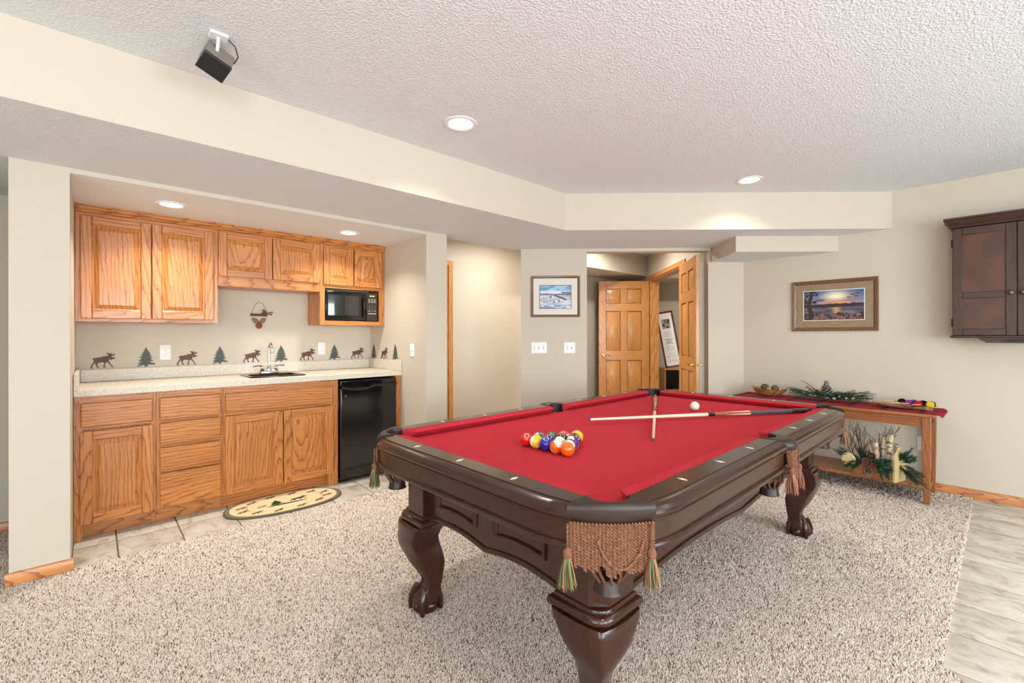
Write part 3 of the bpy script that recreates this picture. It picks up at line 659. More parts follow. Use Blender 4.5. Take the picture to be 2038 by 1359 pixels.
for a, b in (((.045, .14), (.028, .165)), ((.05, .135), (.018, .135))): mb.tube([(a[0]+.012, -.004, a[1]), ((a[0]+b[0])/2, -.008, (a[1]+b[1])/2+.006), (b[0], -.005, b[1])], [.004, .009, .006], 6)
mb.build('bow', plain('bow_cloth', (104, 64, 52), .85), orn)
mb = MB(); mb.tube([(.06, -.004, .14), (.085, -.004, .143), (.108, -.004, .147)], [.003, .006, .009], 6); mb.tube([(.06, -.004, .138), (.082, -.004, .131), (.1, -.004, .124)], [.003, .006, .008], 6); mb.build('raffia', plain('raffia', (120, 112, 84), .85), orn)

# oval animal rug in front of the sink cabinet
def painted(name, parent, M, w_, h_, nx, ny, fn, m, z=0, mask=None):
    gx = np.linspace(0, 1, nx+1); gy = np.linspace(0, 1, ny+1); U, V = np.meshgrid(gx, gy)
    colr = fn(U, V); zz = z if np.isscalar(z) else z
    vs_ = np.stack([U.ravel()*w_, V.ravel()*h_, np.zeros(U.size)+zz], 1)
    if mask is not None: vs_ = mask(U, V)
    b = np.arange((nx+1)*(ny+1)).reshape(ny+1, nx+1); q = np.stack([b[:-1, :-1], b[:-1, 1:], b[1:, 1:], b[1:, :-1]], -1).reshape(-1, 4)
    me = bpy.data.meshes.new(name); me.from_pydata(vs_.tolist(), [], q.tolist())
    at = me.color_attributes.new('Col', 'FLOAT_COLOR', 'POINT'); c4 = np.ones((U.size, 4), np.float32); c4[:, :3] = colr.reshape(-1, 3); at.data.foreach_set('color', c4.ravel())
    me.materials.append(m); o = bpy.data.objects.new(name, me); COL.objects.link(o)
    if parent: o.parent = parent
    if M is not None: o.matrix_local = M
    return o
def L3(c): return np.array(lin(c))
def inpoly(px, py, poly):
    r_ = np.zeros(px.shape, bool); n = len(poly)
    for i in range(n):
        x1_, y1_ = poly[i]; x2_, y2_ = poly[(i+1) % n]
        if y1_ == y2_: continue
        c = ((y1_ > py) != (y2_ > py)) & (px < (x2_-x1_)*(py-y1_)/(y2_-y1_)+x1_); r_ ^= c
    return r_
rg = thing('oval_rug', 'oval braided rug with animal silhouettes in front of the sink cabinet', 'rug', (1.045, 3.612, .004), R(-4))
RA, RB = .395, .218
def rug_mask(U, V):
    a = U*2*math.pi; p = .55; rr = V
    x = RA*rr*np.sign(np.cos(a))*np.abs(np.cos(a))**.86; y = RB*rr*np.sign(np.sin(a))*np.abs(np.sin(a))**.86
    z = .009+.0004*np.cos(rr*RB/.011*2*math.pi)-.006*np.clip((rr-.97)/.03, 0, 1)
    return np.stack([x.ravel(), y.ravel(), z.ravel()], 1)
MP = [((x-118)/548-.5, (596-y)/548-.34) for x, y in moose]; TP = [((x-1155)/425-.5, (557-y)/425-.5) for x, y in tree]
def rug_col(U, V):
    vv = rug_mask(U, V); X, Y = vv[:, 0].reshape(U.shape), vv[:, 1].reshape(U.shape)
    c = np.zeros(U.shape+(3,)); c[:] = L3((240, 212, 166)); c[np.mod(V*RB/.011, 1) > .8] = L3((233, 203, 156)); c[(V > .62) & (V < .66)] = L3((218, 180, 138))
    c[V > .91] = L3((104, 98, 74)); c[(V > .94) & (V < .96)] = L3((150, 140, 110))
    def put(poly, cx, cy, sc, rot, colr):
        dx, dy = X-cx, Y-cy; u_ = (dx*math.cos(rot)+dy*math.sin(rot))/sc; v_ = (-dx*math.sin(rot)+dy*math.cos(rot))/sc
        c[inpoly(u_, v_, poly)] = L3(colr)
    for k in range(12):
        a = 2*math.pi*(k+.5)/12; put(MP, RA*.74*math.cos(a), RB*.72*math.sin(a), .080, 0 if k % 2 else .2, (84, 48, 36))
    put(TP, -.06, .015, .11, 0, (44, 62, 42)); put(MP, -.16, -.01, .075, 0, (150, 92, 54)); put(MP, .09, .015, .13, 0, (66, 52, 44))
    c[((X-.0)/.14)**2+((Y+.045)/.012)**2 < 1] = L3((74, 84, 60))
    return c
painted('braided_top', rg, None, 1, 1, 360, 150, rug_col, vcol('rug_cotton', .95), mask=rug_mask)
mb = MB(); n = 72; ring = lambda k, z: [(k*RA*math.copysign(abs(math.cos(a))**.86, math.cos(a)), k*RB*math.copysign(abs(math.sin(a))**.86, math.sin(a)), z) for a in [2*math.pi*i/n for i in range(n)]]
mb.loft([ring(.985, 0), ring(1.0, .003), ring(.998, .006), ring(.96, .0085)]); mb.build('bound_edge', plain('rug_border', (96, 90, 66), .95), rg)

# recessed ceiling lights
def can(x, y, z, label, energy, r_=.075, col=WARM, spread=125):
    o = thing('recessed_light', label, 'ceiling light', (x, y, z), group='recessed ceiling lights')
    MB().lathe([(r_+.018, 0), (r_+.018, -.004), (r_+.004, -.007), (r_-.004, -.004), (r_-.012, -.0005)], 36, cap=False).build('trim_ring', white, o)
    MB().lathe([(r_-.004, -.0012), (r_-.008, -.0035), (.001, -.0045)], 36).build('lens', lens, o)
    area('bulb', (0, 0, -.012), (0, 0, 0), r_*1.8, r_*1.8, energy, col, 'DISK', o).data.spread = R(spread)
    return o
can(.373, 3.704, ZA, 'recessed light in the alcove ceiling above the tall wall cabinet', 17, .068)
can(1.572, 3.727, ZA, 'recessed light in the alcove ceiling above the microwave', 17, .068)
can(1.524, 2.079, ZC, 'recessed ceiling light nearest the speaker', 11)
can(3.723, 1.33, ZC, 'recessed ceiling light above the far end of the pool table', 9)
can(.6, -.6, ZC, 'added unseen ceiling light behind the camera, left', 16)  # unseen lamp added to light the room from behind the camera
can(2.9, -1.2, ZC, 'added unseen ceiling light behind the camera, right', 16)  # second lamp added out of view for general light
can(-1.9, 1.0, ZC, 'added unseen ceiling light at the left end of the room', 16)  # added lamp outside the view, lights the left end
can(3.5, 3.60, ZC, 'recessed ceiling light in the hall', 34, spread=170)
can(4.75, 3.2, ZC, 'added hidden ceiling light brightening the hall outside the double doors', 46, spread=170)  # hidden lamp added to brighten the hall wall and doors
can(6.6, 2.3, ZC, 'added hidden ceiling light brightening the room beyond the doors', 60, spread=170)  # added out of sight to brighten the back room

# ------------------------------------------------------------------ pool table (local frame: x length, y width)
PT = thing('pool_table', 'dark wood pool table with red felt, claw feet and fringed leather pockets', 'pool table', (2.162, 1.322, 0), R(.63))
TZ, BED, LX, WY = .80, .762, 1.173, .606
CUT, SIDE = .085, .062             # rail ends: distance from the inner corner, half gap at the side pockets
RAILP = [(0, .742), (0, TZ-.002), (.002, TZ), (.070, TZ), (.0705, TZ-.003), (.075, TZ-.003), (.086, TZ-.005), (.098, TZ-.011), (.106, TZ-.020), (.108, TZ-.028), (.104, TZ-.035), (.099, TZ-.037), (.0985, TZ-.040),
         (.101, TZ-.042), (.101, TZ-.046), (.096, TZ-.049), (.095, TZ-.051), (.094, .700), (.099, .698), (.105, .694), (.107, .688), (.104, .681), (.096, .677), (.06, .677), (.06, .742)]
def rail(a0, a1, side, axis, c0=True, c1=True):
    """side = +-1; axis 'x' long rail, 'y' end rail; c0, c1: the outer edge curves in at that end (corner pockets)"""
    L_ = a1-a0; st = [0, .02, .04, .065, .09, .12, .15]; us = sorted(set([a0+q for q in st]+[a1-q for q in st])); rings = []
    for u_ in us:
        f = 1-(.22*max(0, 1-(u_-a0)/.15)**2.2 if c0 else 0)-(.22*max(0, 1-(a1-u_)/.15)**2.2 if c1 else 0)
        rings.append([(u_, side*(WY+d*f), z) if axis == 'x' else (side*(LX+d*f), u_, z) for d, z in RAILP])
    mb = MB(); mb.loft(rings); return mb.build('rail', tblw[axis], PT, angle=17)
def cushion(a0, a1, side, axis, c0, c1):
    mb = MB(); pr = [(0, TZ-.0005, 0), (-.016, TZ-.001, .25), (-.046, TZ-.004, .92), (-.050, TZ-.010, 1), (-.046, TZ-.015, .95), (-.016, BED+.001, .4), (0, BED+.001, 0)]
    r0, r1 = [], []
    for d, z, k in pr:
        if axis == 'x': r0.append((a0+c0*k, side*(WY+d), z)); r1.append((a1-c1*k, side*(WY+d), z))
        else: r0.append((side*(LX+d), a0+c0*k, z)); r1.append((side*(LX+d), a1-c1*k, z))
    mb.loft([r0, r1]); return mb.build('cushion', felt, PT, angle=30)
XE, YE = LX-.083, WY-.071
for s_ in (-1, 1):
    for a, b, k0, k1 in ((-XE, -SIDE, 0, 0), (SIDE, XE, 0, 0)):
        rail(a, b, s_, 'x', a < -.5, b > .5); cushion(a, b, s_, 'x', .045 if a < -.5 else .016, .016 if b < .5 else .045)
    rail(-YE, YE, s_, 'y'); cushion(-YE, YE, s_, 'y', .04, .04)
# bed cloth with the six pocket cut-outs left open
bed = MB(); cr = .052
def arc(cx, cy, r_, a0, a1, n=8): return [(cx+r_*math.cos(R(a0+(a1-a0)*i/n)), cy+r_*math.sin(R(a0+(a1-a0)*i/n))) for i in range(n+1)]
CXP, CYP = LX-.047, WY-.040
o_ = []
o_ += arc(-CXP, -CYP, .058, 135, -45)                       # near right-hand corner notch
o_ += arc(0, -WY-.005, .052, 160, 20); o_ += arc(CXP, -CYP, .058, 225, 45)
o_ += arc(CXP, CYP, .058, -45, -225); o_ += arc(0, WY+.005, .052, -20, -160); o_ += arc(-CXP, CYP, .058, 45, -135)
bed.prism(o_, BED-.03, BED); bed.build('bed_cloth', felt, PT, angle=30)
# sights
sight_me = None
def sight(x, y, rz):
    global sight_me
    if sight_me is None:
        m_ = MB(); m_.prism([(-.017, 0), (0, -.0065), (.017, 0), (0, .0065)], 0, .0012); o = m_.build('sight', pearl, PT, smooth=False); sight_me = o.data
    else: o = bpy.data.objects.new('sight', sight_me); COL.objects.link(o); o.parent = PT
    o.location = (x, y, TZ); o.rotation_euler = (0, 0, rz)
for s_ in (-1, 1):
    for k in (-3, -2, -1, 1, 2, 3): sight(k*.28, s_*(WY+.036), R(90))
    for k in (-1, 0, 1): sight(s_*(LX+.036), k*.28, 0)
# frame below the rails: aprons with twin arches, recessed panels
BX, BY, BS = 1.04, .46, .083
def apron(L_, M, name, grain):
    n = 40; top = .69; pts = []
    for i in range(n+1):
        u_ = -L_/2+L_*i/n; k = (u_/(L_/2)); ph = abs(k)            # two arches: lowest at the middle and at both ends
        pts.append((u_, .452+.022*math.sin(math.pi*ph)**1.0))
    mb = MB(); mb.M = M
    fr = [[(u_, 0, z), (u_, 0, top), (u_, .022, top), (u_, .022, z)] for u_, z in pts]
    mb.loft(fr); ap = mb.build(name, tblw[grain], PT, angle=40)
    bd = MB(); bd.M = M; bd.loft([[(u_, -.006, z+.002), (u_, -.011, z-.005), (u_, -.008, z-.014), (u_, .002, z-.017), (u_, .02, z-.016), (u_, .02, z+.001)] for u_, z in pts])
    bd.build('apron_bead', tblw[grain], ap, angle=50)
    for sg in (-1, 1):
        a, b = sg*L_*.065, sg*L_*.40; a, b = min(a, b), max(a, b)
        def zb(u_): return .500+.022*math.sin(math.pi*abs(u_)/(L_/2))
        us = [a+(b-a)*i/12 for i in range(13)]
        pn = MB(); pn.M = M; pn.loft([[(u_, -.0015, zb(u_)+.004), (u_, -.0015, .68), (u_, .004, .68), (u_, .004, zb(u_)+.004)] for u_ in us]); pn.build('recessed_panel', tblw[grain], ap, angle=40)
        md = MB(); md.M = M
        path = [(a, .68), (a, zb(a))]+[(u_, zb(u_)) for u_ in us[1:-1]]+[(b, zb(b)), (b, .68)]
        rings = []
        cxm, czm = (a+b)/2, .62
        for (u_, z) in path:
            du = (1 if u_ < cxm else -1)*min(1, abs(u_-cxm)/((b-a)/2))**6; dz = 1 if z < .6 else 0
            rings.append([(u_, -.002, z), (u_+du*.004, -.010, z+dz*.004), (u_+du*.009, -.008, z+dz*.009), (u_+du*.014, -.0105, z+dz*.014), (u_+du*.020, -.002, z+dz*.020)])
        md.loft(rings, closed=True); md.build('panel_moulding', tblw['z'], ap, angle=45)
    return ap
apron(2*BY-2*BS+.02, frame_m((-BX-BS+.032, 0, 0), (0, -1, 0), (1, 0, 0), (0, 0, 1)), 'end_apron', 'y')
apron(2*BY-2*BS+.02, frame_m((BX+BS-.032, 0, 0), (0, 1, 0), (-1, 0, 0), (0, 0, 1)), 'end_apron', 'y')
apron(2*BX-2*BS+.02, frame_m((0, -BY-BS+.032, 0), (1, 0, 0), (0, 1, 0), (0, 0, 1)), 'side_apron', 'x')
apron(2*BX-2*BS+.02, frame_m((0, BY+BS-.032, 0), (-1, 0, 0), (0, -1, 0), (0, 0, 1)), 'side_apron', 'x')
MB().box(-BX-.02, BX+.02, -BY-.02, BY+.02, .66, .735).build('slate_bed', blackm, PT)
# legs
LEGP = [(.418, .012, .122, .134), (.410, .020, .118, .132), (.397, .029, .113, .128), (.365, .042, .099, .113), (.337, .051, .094, .100), (.305, .047, .094, .082), (.284, .038, .094, .071), (.25, .022, .089, .060), (.22, .011, .083, .054), (.195, .003, .072, .050), (.17, -.006, .059, .046), (.144, -.013, .049, .044), (.125, -.010, .048, .045), (.106, -.002, .052, .050), (.088, .006, .064, .058), (.07, .012, .070, .066)]
def rsq(cx, cy, h, z, k=.45, n=4):
    r_ = h*k; return rrect(cx, cy, 2*h, 2*h, r_, z, n)
def sq(cx, cy, h, z, ch=.18):
    c_ = h*ch; return [(cx-h+c_, cy-h, z), (cx+h-c_, cy-h, z), (cx+h, cy-h+c_, z), (cx+h, cy+h-c_, z), (cx+h-c_, cy+h, z), (cx-h+c_, cy+h, z), (cx-h, cy+h-c_, z), (cx-h, cy-h+c_, z)]
def leg(sx, sy):
    cx, cy = sx*BX, sy*BY
    def osq(h, z, c_, r_=0):                      # square whose outer corner alone is cut back (rounded when r_)
        p = [(h, h-c_), (h-c_, h)] if not r_ else [(h, h-c_), (h-c_*.08, h-c_*.55), (h-c_*.28, h-c_*.28), (h-c_*.55, h-c_*.08), (h-c_, h)]
        q = p+[(-h, h), (-h, -h), (h, -h)]; return [(cx+sx*a, cy+sy*b, z) for a, b in q]
    mb = MB(); mb.loft([osq(BS, z, .046) for z in (.449, .72)]); lg = mb.build('leg', tblw['z'], PT, angle=25)
    mo = MB(); mo.loft([osq(BS+e, z, .05+e*.4, 1) for e, z in ((.001, .462), (.005, .460), (.006, .454), (.010, .450), (.017, .446), (.021, .438), (.022, .430), (.018, .421), (.009, .416), (.003, .412))]); mo.build('leg_moulding', tblw['x'], lg, angle=50)
    cb = MB(); n = 28; rings = []
    for z, e, ra, rb in LEGP:
        ring = []
        for i in range(n):
            a = 2*math.pi*i/n; pw = 1.68; u_ = ra*math.copysign(abs(math.cos(a))**pw, math.cos(a)); v_ = rb*math.copysign(abs(math.sin(a))**pw, math.sin(a))
            ring.append((cx+sx*s2*(e+u_)-sy*s2*v_*sx*sy, cy+sy*s2*(e+u_)+sx*s2*v_*sx*sy, z))
        rings.append(ring)
    cb.loft(rings); cb.build('cabriole', tblw['z'], lg, angle=60)
    ft = MB(); fx, fy = cx+sx*.015*s2, cy+sy*.015*s2
    ft.loft([rsq(cx+sx*e*s2, cy+sy*e*s2, h, z, k, 5) for z, e, h, k in ((.094, .004, .043, .5), (.076, .011, .051, .7), (.056, .016, .057, .85), (.034, .017, .059, .9), (.016, .016, .056, .9), (.006, .015, .050, .9))])
    for k in range(4):
        a = math.atan2(sy, sx)+R(k*90); dx, dy = math.cos(a), math.sin(a)
        ft.tube([(fx+dx*.036, fy+dy*.036, .112), (fx+dx*.050, fy+dy*.050, .092), (fx+dx*.062, fy+dy*.062, .066), (fx+dx*.068, fy+dy*.068, .040), (fx+dx*.068, fy+dy*.068, .008)], [.016, .017, .016, .013, .010], 8)
        a += R(45); dx, dy = math.cos(a), math.sin(a); ft.ball((fx+dx*.040, fy+dy*.040, .034), .027, nu=12, nv=8)
    ft.build('claw_foot', tblw['z'], lg, angle=60)
for sx in (-1, 1):
    for sy in (-1, 1): leg(sx, sy)
# pockets: leather cap, hanging fringe, two tassels, leather bag
def twist(mb, p, q, r_=.0052, n=40):
    p, q = Vector(p), Vector(q); d = (q-p)
    for ph in (0, math.pi):
        mb.tube([p+d*(k/n)+Vector((math.cos(ph+k*1.15), math.sin(ph+k*1.15), 0))*r_*.62 for k in range(n+1)], r_*.66, 5)
def tassel(x, y, z, length, parent, cols):
    t = MB(); twist(t, (x, y, z), (x, y, z-length*.42), .0028, 16); t.ball((x, y, z-length*.47), .0125, nu=10, nv=7, sc=(1, 1, 1.3)); o = t.build('tassel', rope, parent)
    sk = MB(); rnd = random.Random(int(x*9999+y*777))
    for k in range(80):
        a = rnd.uniform(0, 6.28); e = rnd.uniform(.006, .026)
        sk.tube([(x+.007*math.cos(a), y+.007*math.sin(a), z-length*.52), (x+e*.75*math.cos(a), y+e*.75*math.sin(a), z-length*.75), (x+e*math.cos(a+.2), y+e*math.sin(a+.2), z-length*rnd.uniform(.95, 1.03))], [.0020, .0016, .0011], 4, m=rnd.choice(cols))
    o2 = sk.build('tassel_skirt', [threadm['tan'], threadm['green'], threadm['rust']], o); o2['kind'] = 'stuff'
def bag(cx, cy, parent, r_=.052):
    bg = MB(); n = 12
    for k in range(n):
        a = 2*math.pi*k/n; c_, s_ = math.cos(a), math.sin(a)
        bg.tube([(cx+r_*1.12*c_, cy+r_*1.12*s_, .735), (cx+r_*1.18*c_, cy+r_*1.18*s_, .66), (cx+r_*1.0*math.cos(a+.22), cy+r_*1.0*math.sin(a+.22), .61), (cx+r_*.62*math.cos(a+.4), cy+r_*.62*math.sin(a+.4), .578)], [.005, .006, .0055, .0045], 5)
    o = bg.build('pocket_straps', strapm, parent); o['kind'] = 'stuff'
    cu = MB(); cu.lathe([(.030, .585), (.036, .574), (.037, .556), (.041, .548), (.036, .546), (.02, .547)], 18, c=(cx, cy, 0))
    cu.build('pocket_cup', leather, parent)
def corner(sx, sy):
    hx, hy, hr = sx*(LX-.047), sy*(WY-.040), .060
    a0 = Vector((sx*(LX+.087), sy*(YE-.002), 0)); a1 = Vector((sx*(XE-.002), sy*(WY+.087), 0)); nd = Vector((sx*s2, sy*s2, 0))
    n = 16; outer = [a0.lerp(a1, i/n)+nd*.017*math.sin(math.pi*i/n) for i in range(n+1)]
    b0 = Vector((sx*LX, sy*YE, 0)); b1 = Vector((sx*XE, sy*WY, 0)); hole = []
    ang0 = math.atan2(b0.y-hy, b0.x-hx); ang1 = math.atan2(b1.y-hy, b1.x-hx); da = (ang1-ang0+math.pi) % (2*math.pi)-math.pi
    for i in range(n+1):
        t = i/n; a = ang0+da*t; k = min(1, min(t, 1-t)/.2); rr = (b0-Vector((hx, hy, 0))).length*(1-k)+hr*k
        hole.append(Vector((hx+rr*math.cos(a), hy+rr*math.sin(a), 0)))
    mb = MB(); rings = []
    for i, (h_, o) in enumerate(zip(hole, outer)):
        dv = (o-h_); dl = max(dv.length, .012); dn = dv.normalized(); zz = TZ+.005; P_ = lambda d, z: (h_.x+dn.x*d, h_.y+dn.y*d, z)
        rings.append([P_(0, TZ-.06), P_(0, zz-.003), P_(.003, zz+.001), P_(dl*.6, zz+.002), P_(dl*.85, zz-.001), P_(dl*.97, zz-.008), P_(dl, zz-.018), P_(dl*.985, zz-.030), P_(dl*.93, TZ-.043), P_(dl*.6, TZ-.055)])
    mb.loft(rings); pk = mb.build('corner_pocket', leather, PT, angle=50)
    cen = Vector((hx, hy, 0)); li = MB(); li.loft([[tuple(h_.lerp(cen, .03)+Vector((0, 0, z))) for z in (TZ-.004, TZ-.062)] for h_ in hole], cap=False, closed=False); li.build('pocket_liner', blackm, pk, recalc=False)
    fr = MB(); rnd = random.Random(3)
    L_ = 24
    for k in range(L_):
        t = .03+.94*k/(L_-1); i = min(n-1, int(t*n)); p = outer[i].lerp(outer[i+1], t*n-i); q = p.lerp(Vector((hx, hy, 0)), .03)
        ln = .116+.018*math.sin(math.pi*t)**2-(.02 if .1 < abs(t-.5) < .16 else 0)+rnd.uniform(-.006, .006)
        twist(fr, (q.x, q.y, TZ-.044), (q.x+rnd.uniform(-.002, .002), q.y+rnd.uniform(-.002, .002), TZ-.044-ln))
    sw = []
    for k in range(22):
        t = .34+.5*k/21; i = min(n-1, int(t*n)); p = outer[i].lerp(outer[i+1], t*n-i); p = p+(p-Vector((hx, hy, 0))).normalized()*.004
        sw.append((p.x, p.y, TZ-.085-.075*math.sin(math.pi*k/21)**.7))
    for ph in (0, math.pi): fr.tube([(x+.0022*math.cos(k*1.4+ph), y, z+.0022*math.sin(k*1.4+ph)) for k, (x, y, z) in enumerate(sw)], .0026, 5)
    o = fr.build('rope_fringe', rope, pk); o['kind'] = 'stuff'
    for t in (.04, .9):
        i = min(n-1, int(t*n)); p = outer[i].lerp(outer[i+1], t*n-i); p = p+(p-Vector((hx, hy, 0))).normalized()*.010
        tassel(p.x, p.y, TZ-.046, .165, pk, (0, 1, 1, 0, 2) if t < .5 else (0, 2, 0, 1))
    bag(sx*(LX-.038), sy*(WY-.031), pk)
def sidepocket(sy):
    mb = MB(); n = 14; hy = WY+.012; rings = []
    for i in range(n+1):
        t = i/n; a = math.pi*t; h_ = Vector((SIDE*.86*math.cos(a), sy*(hy-.012+.046*math.sin(a)), 0)); o = Vector((SIDE*1.02*math.cos(a)**1 if True else 0, sy*(hy-.012+.128*math.sin(a)**.6), 0))
        dv = (o-h_); dl = max(dv.length, .008); dn = dv.normalized() if dv.length > 1e-6 else Vector((math.copysign(1, math.cos(a)), 0, 0)); P_ = lambda d, z: (h_.x+dn.x*d, h_.y+dn.y*d, z)
        rings.append([P_(0, TZ-.055), P_(0, TZ-.002), P_(dl*.1, TZ+.003), P_(dl*.6, TZ+.003), P_(dl*.85, TZ-.001), P_(dl, TZ-.018), P_(dl*.98, TZ-.034), P_(dl*.9, TZ-.042), P_(dl*.5, TZ-.055)])
    mb.loft(rings); pk = mb.build('side_pocket', leather, PT, angle=50)
    li = MB(); li.loft([[(SIDE*.83*math.cos(math.pi*i/n), sy*(hy-.012+.044*math.sin(math.pi*i/n)), z) for z in (TZ-.004, TZ-.062)] for i in range(n+1)], cap=False, closed=False); li.build('pocket_liner', blackm, pk, recalc=False)
    fr = MB(); rnd = random.Random(5)
    for k in range(13):
        x = -.042+.007*k; twist(fr, (x, sy*(hy+.110-.6*x*x/.05), TZ-.04), (x*1.05, sy*(hy+.106), TZ-.04-.125-rnd.uniform(0, .012)))
    o = fr.build('rope_fringe', rope, pk); o['kind'] = 'stuff'
    for x in (-.05, .05): tassel(x, sy*(hy+.108), TZ-.042, .17, pk, (0, 2, 0, 2))
    bag(0, sy*(WY+.02), pk, .048)
for sx in (-1, 1):
    for sy in (-1, 1): corner(sx, sy)
for sy in (-1, 1): sidepocket(sy)

# ------------------------------------------------------------------ balls
def ptw(x, y, z):                                            # world point on the bed
    return Vector((x, y, z))
BR = .028575
BALLC = {1: (240, 190, 30), 2: (34, 34, 150), 3: (214, 24, 28), 4: (70, 32, 110), 5: (244, 98, 18), 6: (16, 92, 62), 7: (122, 26, 30), 8: (14, 14, 15)}
bwhite = plain('ball_ivory', (242, 232, 206), .08, coat=.5)
bmat = {k: plain('ball_%d' % k, c, .08, coat=.5) for k, c in BALLC.items()}
bdisc = plain('ball_number_disc', (244, 238, 222), .1, coat=.4); bnum = plain('ball_number', (20, 20, 20), .3)
CN = {1: 'yellow', 2: 'blue', 3: 'red', 4: 'purple', 5: 'orange', 6: 'green', 7: 'maroon', 8: 'black'}
def poolball(x, y, num, ndir, roll=0, group='racked pool balls', label=None):
    base = (num-1) % 8+1; stripe = num > 8
    o = thing('cue_ball' if num == 0 else 'pool_ball', label or ('%s %s pool ball numbered %d in the rack' % (CN[base], 'striped' if stripe else 'solid', num)), 'ball', (x, y, BED), group=group)
    mb = MB(); nu, nv = 32, 18
    pr = [(max(1e-5, math.sin(math.pi*k/nv))*BR, -math.cos(math.pi*k/nv)*BR) for k in range(nv+1)]
    mb.loft([[(q*math.cos(2*math.pi*i/nu), q*math.sin(2*math.pi*i/nu), z) for i in range(nu)] for q, z in pr])
    if num == 0: b = mb.build('sphere', bwhite, o)
    else:
        b = mb.build('sphere', [bmat[base], bwhite], o, recalc=False)
        if stripe:
            for p_ in b.data.polygons: p_.material_index = 1 if abs(p_.center.z) > BR*.56 else 0
    zx = Vector(ndir).normalized(); a = Vector((0, 0, 1)) if abs(zx.z) < .9 else Vector((1, 0, 0)); up = (a-zx*a.dot(zx)).normalized()
    up = Matrix.Rotation(roll, 3, zx) @ up; yx = up.cross(zx)
    M = Matrix((zx, yx, up)).transposed().to_4x4(); M.translation = (0, 0, BR); b.matrix_local = M
    if num:
        d = MB(); n = 20
        def onball(u_, v_, k): return Vector((math.sqrt(max(0, 1-(u_*u_+v_*v_)/(BR*BR))), u_/BR, v_/BR))*BR*k
        d.add([onball(0, 0, 1.004)]+[onball(.0105*math.cos(2*math.pi*i/n), .0105*math.sin(2*math.pi*i/n), 1.003) for i in range(n)], [(0, 1+i, 1+(i+1) % n) for i in range(n)])
        dd = d.build('number_disc', bdisc, b, recalc=False)
        v, fc = text_verts(str(num), .0135); t = MB(); t.add([onball(x_, y_, 1.007) for x_, y_, z_ in v], fc); t.build('number', bnum, dd, recalc=False)
    return o
rows = [[3, 9, 2, 13, 5], [14, 4, 12, 10], [6, 8, 10], [11, 7], [1]]
rows[1] = [14, 4, 12, 15]
cd_ = {3: (-.5, -.5, .75), 9: (-.6, -.4, -.55), 2: (-.35, -.3, .95), 13: (.6, .6, .3), 5: (.3, .8, .3), 14: (-.3, -.8, .8), 4: (-.4, -.4, .8), 12: (.5, .4, .5), 15: (.2, -.6, -.4), 6: (-.7, -.5, .6), 8: (-.5, -.5, .8), 10: (-.2, .5, -.6), 11: (-.6, -.2, .75), 7: (-.1, -.7, .5), 1: (.4, .6, .6)}
rl = {13: R(35), 9: R(70), 14: R(60), 10: R(-50), 12: R(25), 11: R(60), 15: R(80)}
sp = BR*2+.0003
for i, row in enumerate(rows):
    for j, n_ in enumerate(row):
        x = 1.381+i*sp*math.sqrt(.75); y = 1.290+(len(row)-1)/2*sp-j*sp
        poolball(x, y, n_, cd_[n_], rl.get(n_, 0))
poolball(2.805, 1.332, 0, (1, 0, 0), label='plain ivory cue ball alone near the far end of the table', group=None)

# ------------------------------------------------------------------ cues
def cue(tip, butt, label, wrapc):
    tip, butt = Vector(tip), Vector(butt); d = butt-tip; L_ = d.length
    o = thing('pool_cue', label, 'cue', tip, group='crossed pool cues'); M = align(d)
    def seg(name, a, b, r0, r1, m_, par=o, n=14):
        mb = MB(); mb.M = M; mb.lathe([(r0, a), (r0+(r1-r0)*.5, (a+b)/2), (r1, b)], n); return mb.build(name, m_, par)
    rr = lambda t: .0062+(.0146-.0062)*t/L_
    seg('tip', 0, .006, .0055, .006, plain('cue_tip', (60, 70, 90), .9)); seg('ferrule', .006, .028, rr(.006), rr(.028), bwhite)
    seg('shaft', .028, L_*.5, rr(.028), rr(L_*.5), plain('maple_shaft', (238, 205, 176), .3, coat=.4)); seg('joint', L_*.5, L_*.53, rr(L_*.5)+.0004, rr(L_*.53)+.0004, black)
    fo = seg('forearm', L_*.53, L_*.70, rr(L_*.53), rr(L_*.70), plain('cue_forearm', (150, 82, 44), .2, coat=.5))
    for k in range(4):
        mb = MB(); a = k*math.pi/2+.4; mb.M = M; r0, r1 = rr(L_*.57)+.0004, rr(L_*.70)+.0004
        mb.add([(r0*math.cos(a), r0*math.sin(a), L_*.57), (r1*math.cos(a-.4), r1*math.sin(a-.4), L_*.695), (r1*math.cos(a), r1*math.sin(a), L_*.695), (r1*math.cos(a+.4), r1*math.sin(a+.4), L_*.695)], [(0, 1, 2), (0, 2, 3)])
        mb.build('inlay_point', bwhite, fo, recalc=False)
    seg('wrap', L_*.70, L_*.90, rr(L_*.70), rr(L_*.90), wrapc); seg('butt_sleeve', L_*.90, L_*.985, rr(L_*.9), rr(L_*.985), plain('butt_sleeve', (52, 40, 36), .2, coat=.5)); seg('bumper', L_*.985, L_, .0125, .011, blackm)
wrapb = plain('linen_wrap', (54, 56, 58), .7, vary=(400, (92, 96, 100)), bump=(500, .3, .001))
cue((1.958, 1.513, BED+.0262), (3.255, .812, BED+.0152), 'cue lying across the other, butt towards the right rail', wrapb)
cue((1.866, 1.080, BED+.0066), (3.155, 1.806, BED+.0150), 'cue pointing at the far corner pocket, under the other', plain('grey_wrap', (120, 112, 106), .7, vary=(400, (150, 142, 136))))

